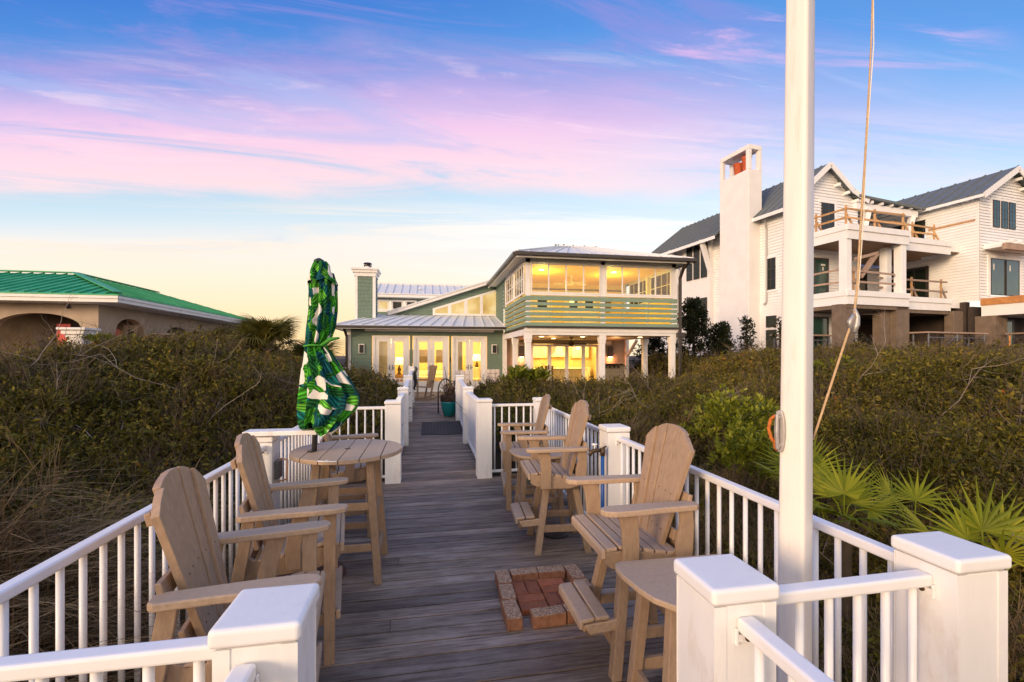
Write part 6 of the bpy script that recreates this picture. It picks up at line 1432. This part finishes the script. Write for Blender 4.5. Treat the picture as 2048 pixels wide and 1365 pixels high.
def keep_left(x, y):
    ok = np.where(y < 6.9, x < -1.55, x < -.86) & (y > .6)
    ok &= ~((y > 13.9) & (x > -4.4)); ok &= ~((x < -12.3) & (y > 21.6)) & (y < 24); ok &= ~((x > -5.5) & (y > 15.5))
    return ok
def keep_right(x, y):
    ok = np.where(y < 6.95, x > 2.12, x > 1.2) & (y > .6)
    ok &= ~((y > 13.8) & (x < 9.3)); ok &= ~((x-21.7)*.991+(y-20.4)*.13 > -2.5) | (y < 17.5-.1*(x-21)); ok &= y < 20
    return ok
clumps = [clump(s) for s in range(1, 7)] + [clump(20, 14, 9, .26, .045, .010, bare=.35), clump(21, 12, 7, .28, .045, .010, bare=.5)] + [clump(30, 18, 19, .2, .055, .012), clump(31, 17, 19, .24, .045, .011)]
sticks = [stick(s) for s in (3, 5, 9)]
PR = clumps+sticks
def cover(name, th0, th1, keep, label, seed):
    P = polar_points(th0, th1, 1.3, 27, .085, .0155, keep); x, y, sp = P.T; n = len(x)
    P2 = polar_points(th0, th1, 1.3, 27, .12, .022, keep); x = np.concatenate([x, P2[:, 0]]); y = np.concatenate([y, P2[:, 1]]); sp = np.concatenate([sp, P2[:, 2]*.75]); lay = np.concatenate([np.zeros(n), np.ones(len(P2))]); n = len(x)
    d = np.sqrt(x*x+y*y); scl = np.clip(sp/.155, .75, 4.0)*(.75+.5*rng.random(n))
    z = canopy(x, y)-.02-.13*scl-lay*.17*(.6+rng.random(n))+(rng.random(n)-.5)*.07
    # dry brushy patches and leafy patches
    pat = vnoise(x, y, 1.3, 9)+.35*(vnoise(x, y, .5, 4)-.5); u = rng.random(n)
    ix = np.where(u < .78, rng.integers(0, 6, n), np.where(u < .88, 8+rng.integers(0, 2, n), 6+rng.integers(0, 2, n)))
    ix = np.where((pat > .74) & (u < .35), 6+rng.integers(0, 2, n), ix)
    ix = np.where(rng.random(n) < np.where(d < 9, .012, .006), 10+rng.integers(0, 3, n), ix)
    scl = np.where(ix >= 10, np.minimum(scl, 1.25), scl); z = np.where(ix >= 10, z+.12, z)
    rot = np.stack([(rng.random(n)-.5)*.9, (rng.random(n)-.5)*.9, rng.random(n)*6.28], 1)
    o = scatter(name, PR, np.stack([x, y, z], 1), scl, ix, rot, [M['scrub_leaf'], M['twig']]); tag(o, label, 'scrub', None, 'stuff')
    return n
cover('dune_scrub', R(-62), R(-1.5), keep_left, 'dense brown green evergreen scrub covering the left dune', 1)
cover('dune_scrub', R(3), R(76), keep_right, 'dense brown green evergreen scrub covering the right dune', 2)
tufts = [tuft(s, 26, .72, lean=(.55, -.15, 0), w=.0042) for s in (1, 2, 3)]; tufts2 = [tuft(s, 60, .48, lean=(.1, 0, 0), w=.0024) for s in (4, 5, 6)]
def grass(name, pr, xs, ys, n, dens, label, s0=.7, s1=1.3, dz=-.06):
    x = rng.uniform(*xs, n); y = rng.uniform(*ys, n); ok = rng.random(n) < dens(x, y); x, y = x[ok], y[ok]; n = len(x)
    rot = np.stack([(rng.random(n)-.5)*.4, (rng.random(n)-.5)*.4, (rng.random(n)-.5)*1.2], 1)
    o = scatter(name, pr, np.stack([x, y, canopy(x, y)+dz], 1), rng.uniform(s0, s1, n), rng.integers(0, 3, n), rot, [M['grass']]); tag(o, label, 'grass', None, 'stuff')
grass('dry_grass', tufts, (-3.9, -1.56), (.9, 4.6), 900, lambda x, y: np.clip(1.15-np.abs(x+1.8)*.62, .02, 1)*np.clip(1.25-np.abs(y-1.9)*.55, .02, 1), 'long dry tan dune grass bending along the left railing')
grass('dry_grass', tufts2, (2.0, 5.5), (1.0, 6.8), 1100, lambda x, y: np.clip(1.25-(x-1.9)*.55, .03, 1), 'wiry brown grass tangled behind the right railing', .7, 1.2, -.1)
grass('dry_grass', tufts2, (-12, -2), (5, 16), 260, lambda x, y: .8*np.ones_like(x), 'scattered dry grass sprigs poking out of the left dune scrub', .8, 1.3, -.2)
grass('dry_grass', tufts2, (3, 16), (6, 15), 260, lambda x, y: .8*np.ones_like(x), 'scattered dry grass sprigs poking out of the right dune scrub', .8, 1.3, -.2)

# ---------------------------------------------------------------- single plants
def fan_leaf(r, L, n=26, spread=2.0, fold=.25, droop=.25, w=.0165, tone=.5):
    m = MB()
    for i in range(n):
        a = (i/(n-1)-.5)*2*spread; l = L*(1-.22*(abs(a)/spread)**2)*r.uniform(.88, 1.06); d = Vector((math.cos(a), math.sin(a), fold*math.cos(a*1.3)-.05)).normalized(); s = Vector((-math.sin(a), math.cos(a), 0))
        t = min(1, max(0, tone+r.uniform(-.3, .3))); vs = []
        for k in range(6):
            u = k/5; ww = w*(L/.45)*(.55+1.5*u*(1-u)*1.1 if u < .6 else (1-u)*1.6*.72+.02); p = d*l*u+Vector((0, 0, -droop*l*u*u*u)); vs += [p-s*ww, p+Vector((0, 0, .35*ww)), p+s*ww]
        m.add(vs, [(3*k+j, 3*k+j+1, 3*k+j+4, 3*k+j+3) for k in range(5) for j in (0, 1)], t)
    return m
def palm(name, label, loc, fans, L, mk, seed, trunk=.15, stem=.35, group=None, n=26, aim=None):
    r = random.Random(seed); t = thing(name, label, 'palm', loc, 0, group)
    m = MB(); m.tube([(0, 0, -.5), (0, 0, 0), (0, 0, trunk)], [.07*L/.45, .065*L/.45, .05*L/.45], 10); m.build('trunk', M['twig'], t)
    for i in range(fans):
        if aim and i < len(aim): az, el = aim[i]
        else: az, el = i*2.4+r.uniform(-.3, .3), r.uniform(.25, 1.25)
        d = Vector((math.cos(az)*math.cos(el), math.sin(az)*math.cos(el), math.sin(el))); ln = stem*r.uniform(.8, 1.2); e = Vector((0, 0, trunk))+d*ln
        m = fan_leaf(r, L*r.uniform(.88, 1.1), n, r.uniform(1.5, 2.0), .2, r.uniform(.04, .16) if L < .6 else r.uniform(.25, .65), tone=r.uniform(.35, .65))
        q = Vector((1, 0, 0)).rotation_difference(d).to_matrix().to_4x4(); q = Matrix.Rotation(az, 4, 'Z') @ Matrix.Rotation(-el*.85, 4, 'Y') @ Matrix.Rotation(r.uniform(-.5, .5), 4, 'X')
        m.v = [tuple(e+(q @ Vector(v))) for v in m.v]; m.tube([Vector((0, 0, trunk*.8)), Vector((0, 0, trunk))+d*ln*.5+Vector((0, 0, .02)), e], [.009*L/.45, .007*L/.45, .006*L/.45], 6, tone=.5)
        m.build('frond', M[mk], t)
    return t
GP = 'fan palms behind the right railing'
palm('fan_palm', 'bright green fan palm bursting like a star just right of the flagpole', (3.0, 2.85, .40), 7, .33, 'palm_leaf', 5, .22, .16, GP, 21, [(.75, 1.25), (.2, .85), (1.5, .8), (3.6, .35), (4.3, .25), (2.6, .5), (5.6, .5)])
palm('fan_palm', 'upright fan palm half hidden behind the flagpole', (3.22, 3.45, .42), 5, .34, 'palm_leaf', 8, .22, .22, GP, 21, [(.8, 1.3), (.3, 1.0), (1.6, .8), (5.5, .6), (3.0, .5)])
palm('fan_palm', 'broad leaved palmetto with folded fans at the right edge', (3.62, 2.40, .10), 8, .38, 'palm_leaf', 12, .18, .36, GP, 15, [(.7, 1.2), (.2, 1.0), (1.3, 1.1), (5.9, .7), (2.2, .8), (3.3, .5)])
palm('fan_palm', 'low palmetto with yellowing fans between the star palm and the right edge', (3.75, 2.95, .26), 6, .36, 'palm_leaf', 15, .12, .30, GP, 15, [(1.4, .9), (2.4, .7), (3.2, .5), (.6, 1.0), (5.4, .6)])
GL = 'sabal palms beyond the left dune'
palm('sabal_palm', 'wide dark sabal palm on the dune crest left of the umbrella', (-4.9, 15.4, 1.75), 30, .75, 'palm_dark', 21, .30, .60, GL, 30)
palm('sabal_palm', 'second sabal palm on the crest, farther left, spiky against the sky', (-6.3, 16.2, 1.75), 20, .65, 'palm_dark', 22, .2, .45, GL, 26)
palm('sabal_palm', 'dark sabal palm beside the left corner of the green house', (-3.95, 17.2, .9), 16, .85, 'palm_dark', 23, .6, .5, GL, 22)
def shrub(name, label, cat, loc, rx, ry, rz, n, L, w, mk, seed, stems=7, group=None):
    r = random.Random(seed); t = thing(name, label, cat, loc, 0, group); st, lf = MB(), MB()
    lobes = [(Vector((r.uniform(-.6, .6)*rx, r.uniform(-.6, .6)*ry, r.uniform(.35, .85)*rz)), r.uniform(.3, .5)) for _ in range(8)]
    for k in range(stems):
        c, s = lobes[k % 8]; a = Vector((r.uniform(-.2, .2)*rx, r.uniform(-.2, .2)*ry, -.3)); st.tube([a, a.lerp(c, .5)+rvec(r)*.04, c], [.012, .009, .004], 6)
    for k in range(n):
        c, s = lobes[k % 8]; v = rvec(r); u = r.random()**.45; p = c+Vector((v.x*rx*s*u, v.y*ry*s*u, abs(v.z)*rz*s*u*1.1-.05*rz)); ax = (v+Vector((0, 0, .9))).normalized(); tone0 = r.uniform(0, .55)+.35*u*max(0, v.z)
        for j in range(7):
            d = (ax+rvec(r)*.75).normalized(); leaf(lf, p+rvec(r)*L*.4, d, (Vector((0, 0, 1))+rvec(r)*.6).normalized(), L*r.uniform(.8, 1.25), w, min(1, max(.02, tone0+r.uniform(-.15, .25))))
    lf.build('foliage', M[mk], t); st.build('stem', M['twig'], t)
shrub('bright_shrub', 'bright yellow green leafy shrub in the scrub left of the flagpole', 'shrub', (3.75, 5.2, .35), .85, .65, .88, 480, .060, .015, 'bright_leaf', 3)
shrub('bright_shrub', 'small bright green bush right behind the flagpole cleat', 'shrub', (3.25, 4.3, .42), .40, .40, .55, 260, .06, .014, 'bright_leaf', 5)
shrub('leafy_sapling', 'upright leafy bush with long pale leaves before the porch columns', 'shrub', (2.75, 12.1, .72), .75, .5, .70, 120, .17, .032, 'bright_leaf', 6)
shrub('bright_shrub', 'low bright patch of leaves high on the right dune slope', 'shrub', (8.9, 9.3, 1.2), .8, .6, .5, 240, .08, .02, 'bright_leaf', 7)
shrub('bright_shrub', 'yellow green patch of leaves on the left dune crest before the beige house', 'shrub', (-8.6, 15.2, 1.95), 1.2, .6, .42, 240, .09, .022, 'bright_leaf', 9)
def tree(label, loc, hgt, rad, seed, n, dens=1.0, group='dark evergreens right of the porch'):
    r = random.Random(seed); t = thing('evergreen_tree', label, 'tree', loc, 0, group); tr, lf = MB(), MB()
    tr.tube([(0, 0, -.5), (.05, 0, hgt*.3), (-.03, .04, hgt*.65), (0, 0, hgt*.95)], [.09, .075, .045, .015], 9)
    for k in range(n):
        s = .12+.88*(k+.5)/n; a = k*2.4+r.uniform(-.4, .4); ln = rad*(1.05-s*.75)*r.uniform(.6, 1.15); b = Vector((0, 0, hgt*s)); d = Vector((math.cos(a), math.sin(a), r.uniform(.15, .6))); e = b+d*ln
        tr.tube([b, b.lerp(e, .5)+Vector((0, 0, -.03)), e], [.022, .014, .005], 5)
        for j in range(int(46*dens)):
            p = b.lerp(e, r.uniform(.3, 1.08))+rvec(r)*.17; tone = r.uniform(0, .9)
            for i in range(4): leaf(lf, p, rvec(r), rvec(r), r.uniform(.09, .15), .026, tone)
    lf.build('crown', M['tree_leaf'], t); tr.build('trunk', M['twig'], t)
tree('tallest dark evergreen tree against the white house, right of the porch downspout', (11.7, 18.6, .3), 3.9, 1.35, 1, 44)
tree('dark evergreen tree seen through the porch columns', (10.3, 19.6, .1), 2.9, 1.25, 2, 36)
tree('thin dark sapling before the white chimney', (14.6, 18.9, 1.0), 2.5, .55, 3, 16, .5)
tree('slender sapling with sparse leaves at the foot of the white chimney', (15.8, 18.2, 1.3), 2.1, .45, 4, 12, .35)
tree('dark bushy evergreen low behind the right porch column', (12.9, 18.4, .5), 2.6, 1.0, 6, 30)
tree('bare wispy bush on the dune before the concrete piers', (20.6, 18.6, 1.9), .8, .4, 7, 10, .15)
scene.render.engine = 'CYCLES'
scene.cycles.use_denoising = True
scene.cycles.max_bounces = 7; scene.cycles.transparent_max_bounces = 24
scene.cycles.sample_clamp_indirect = 6.0
scene.cycles.use_light_tree = True
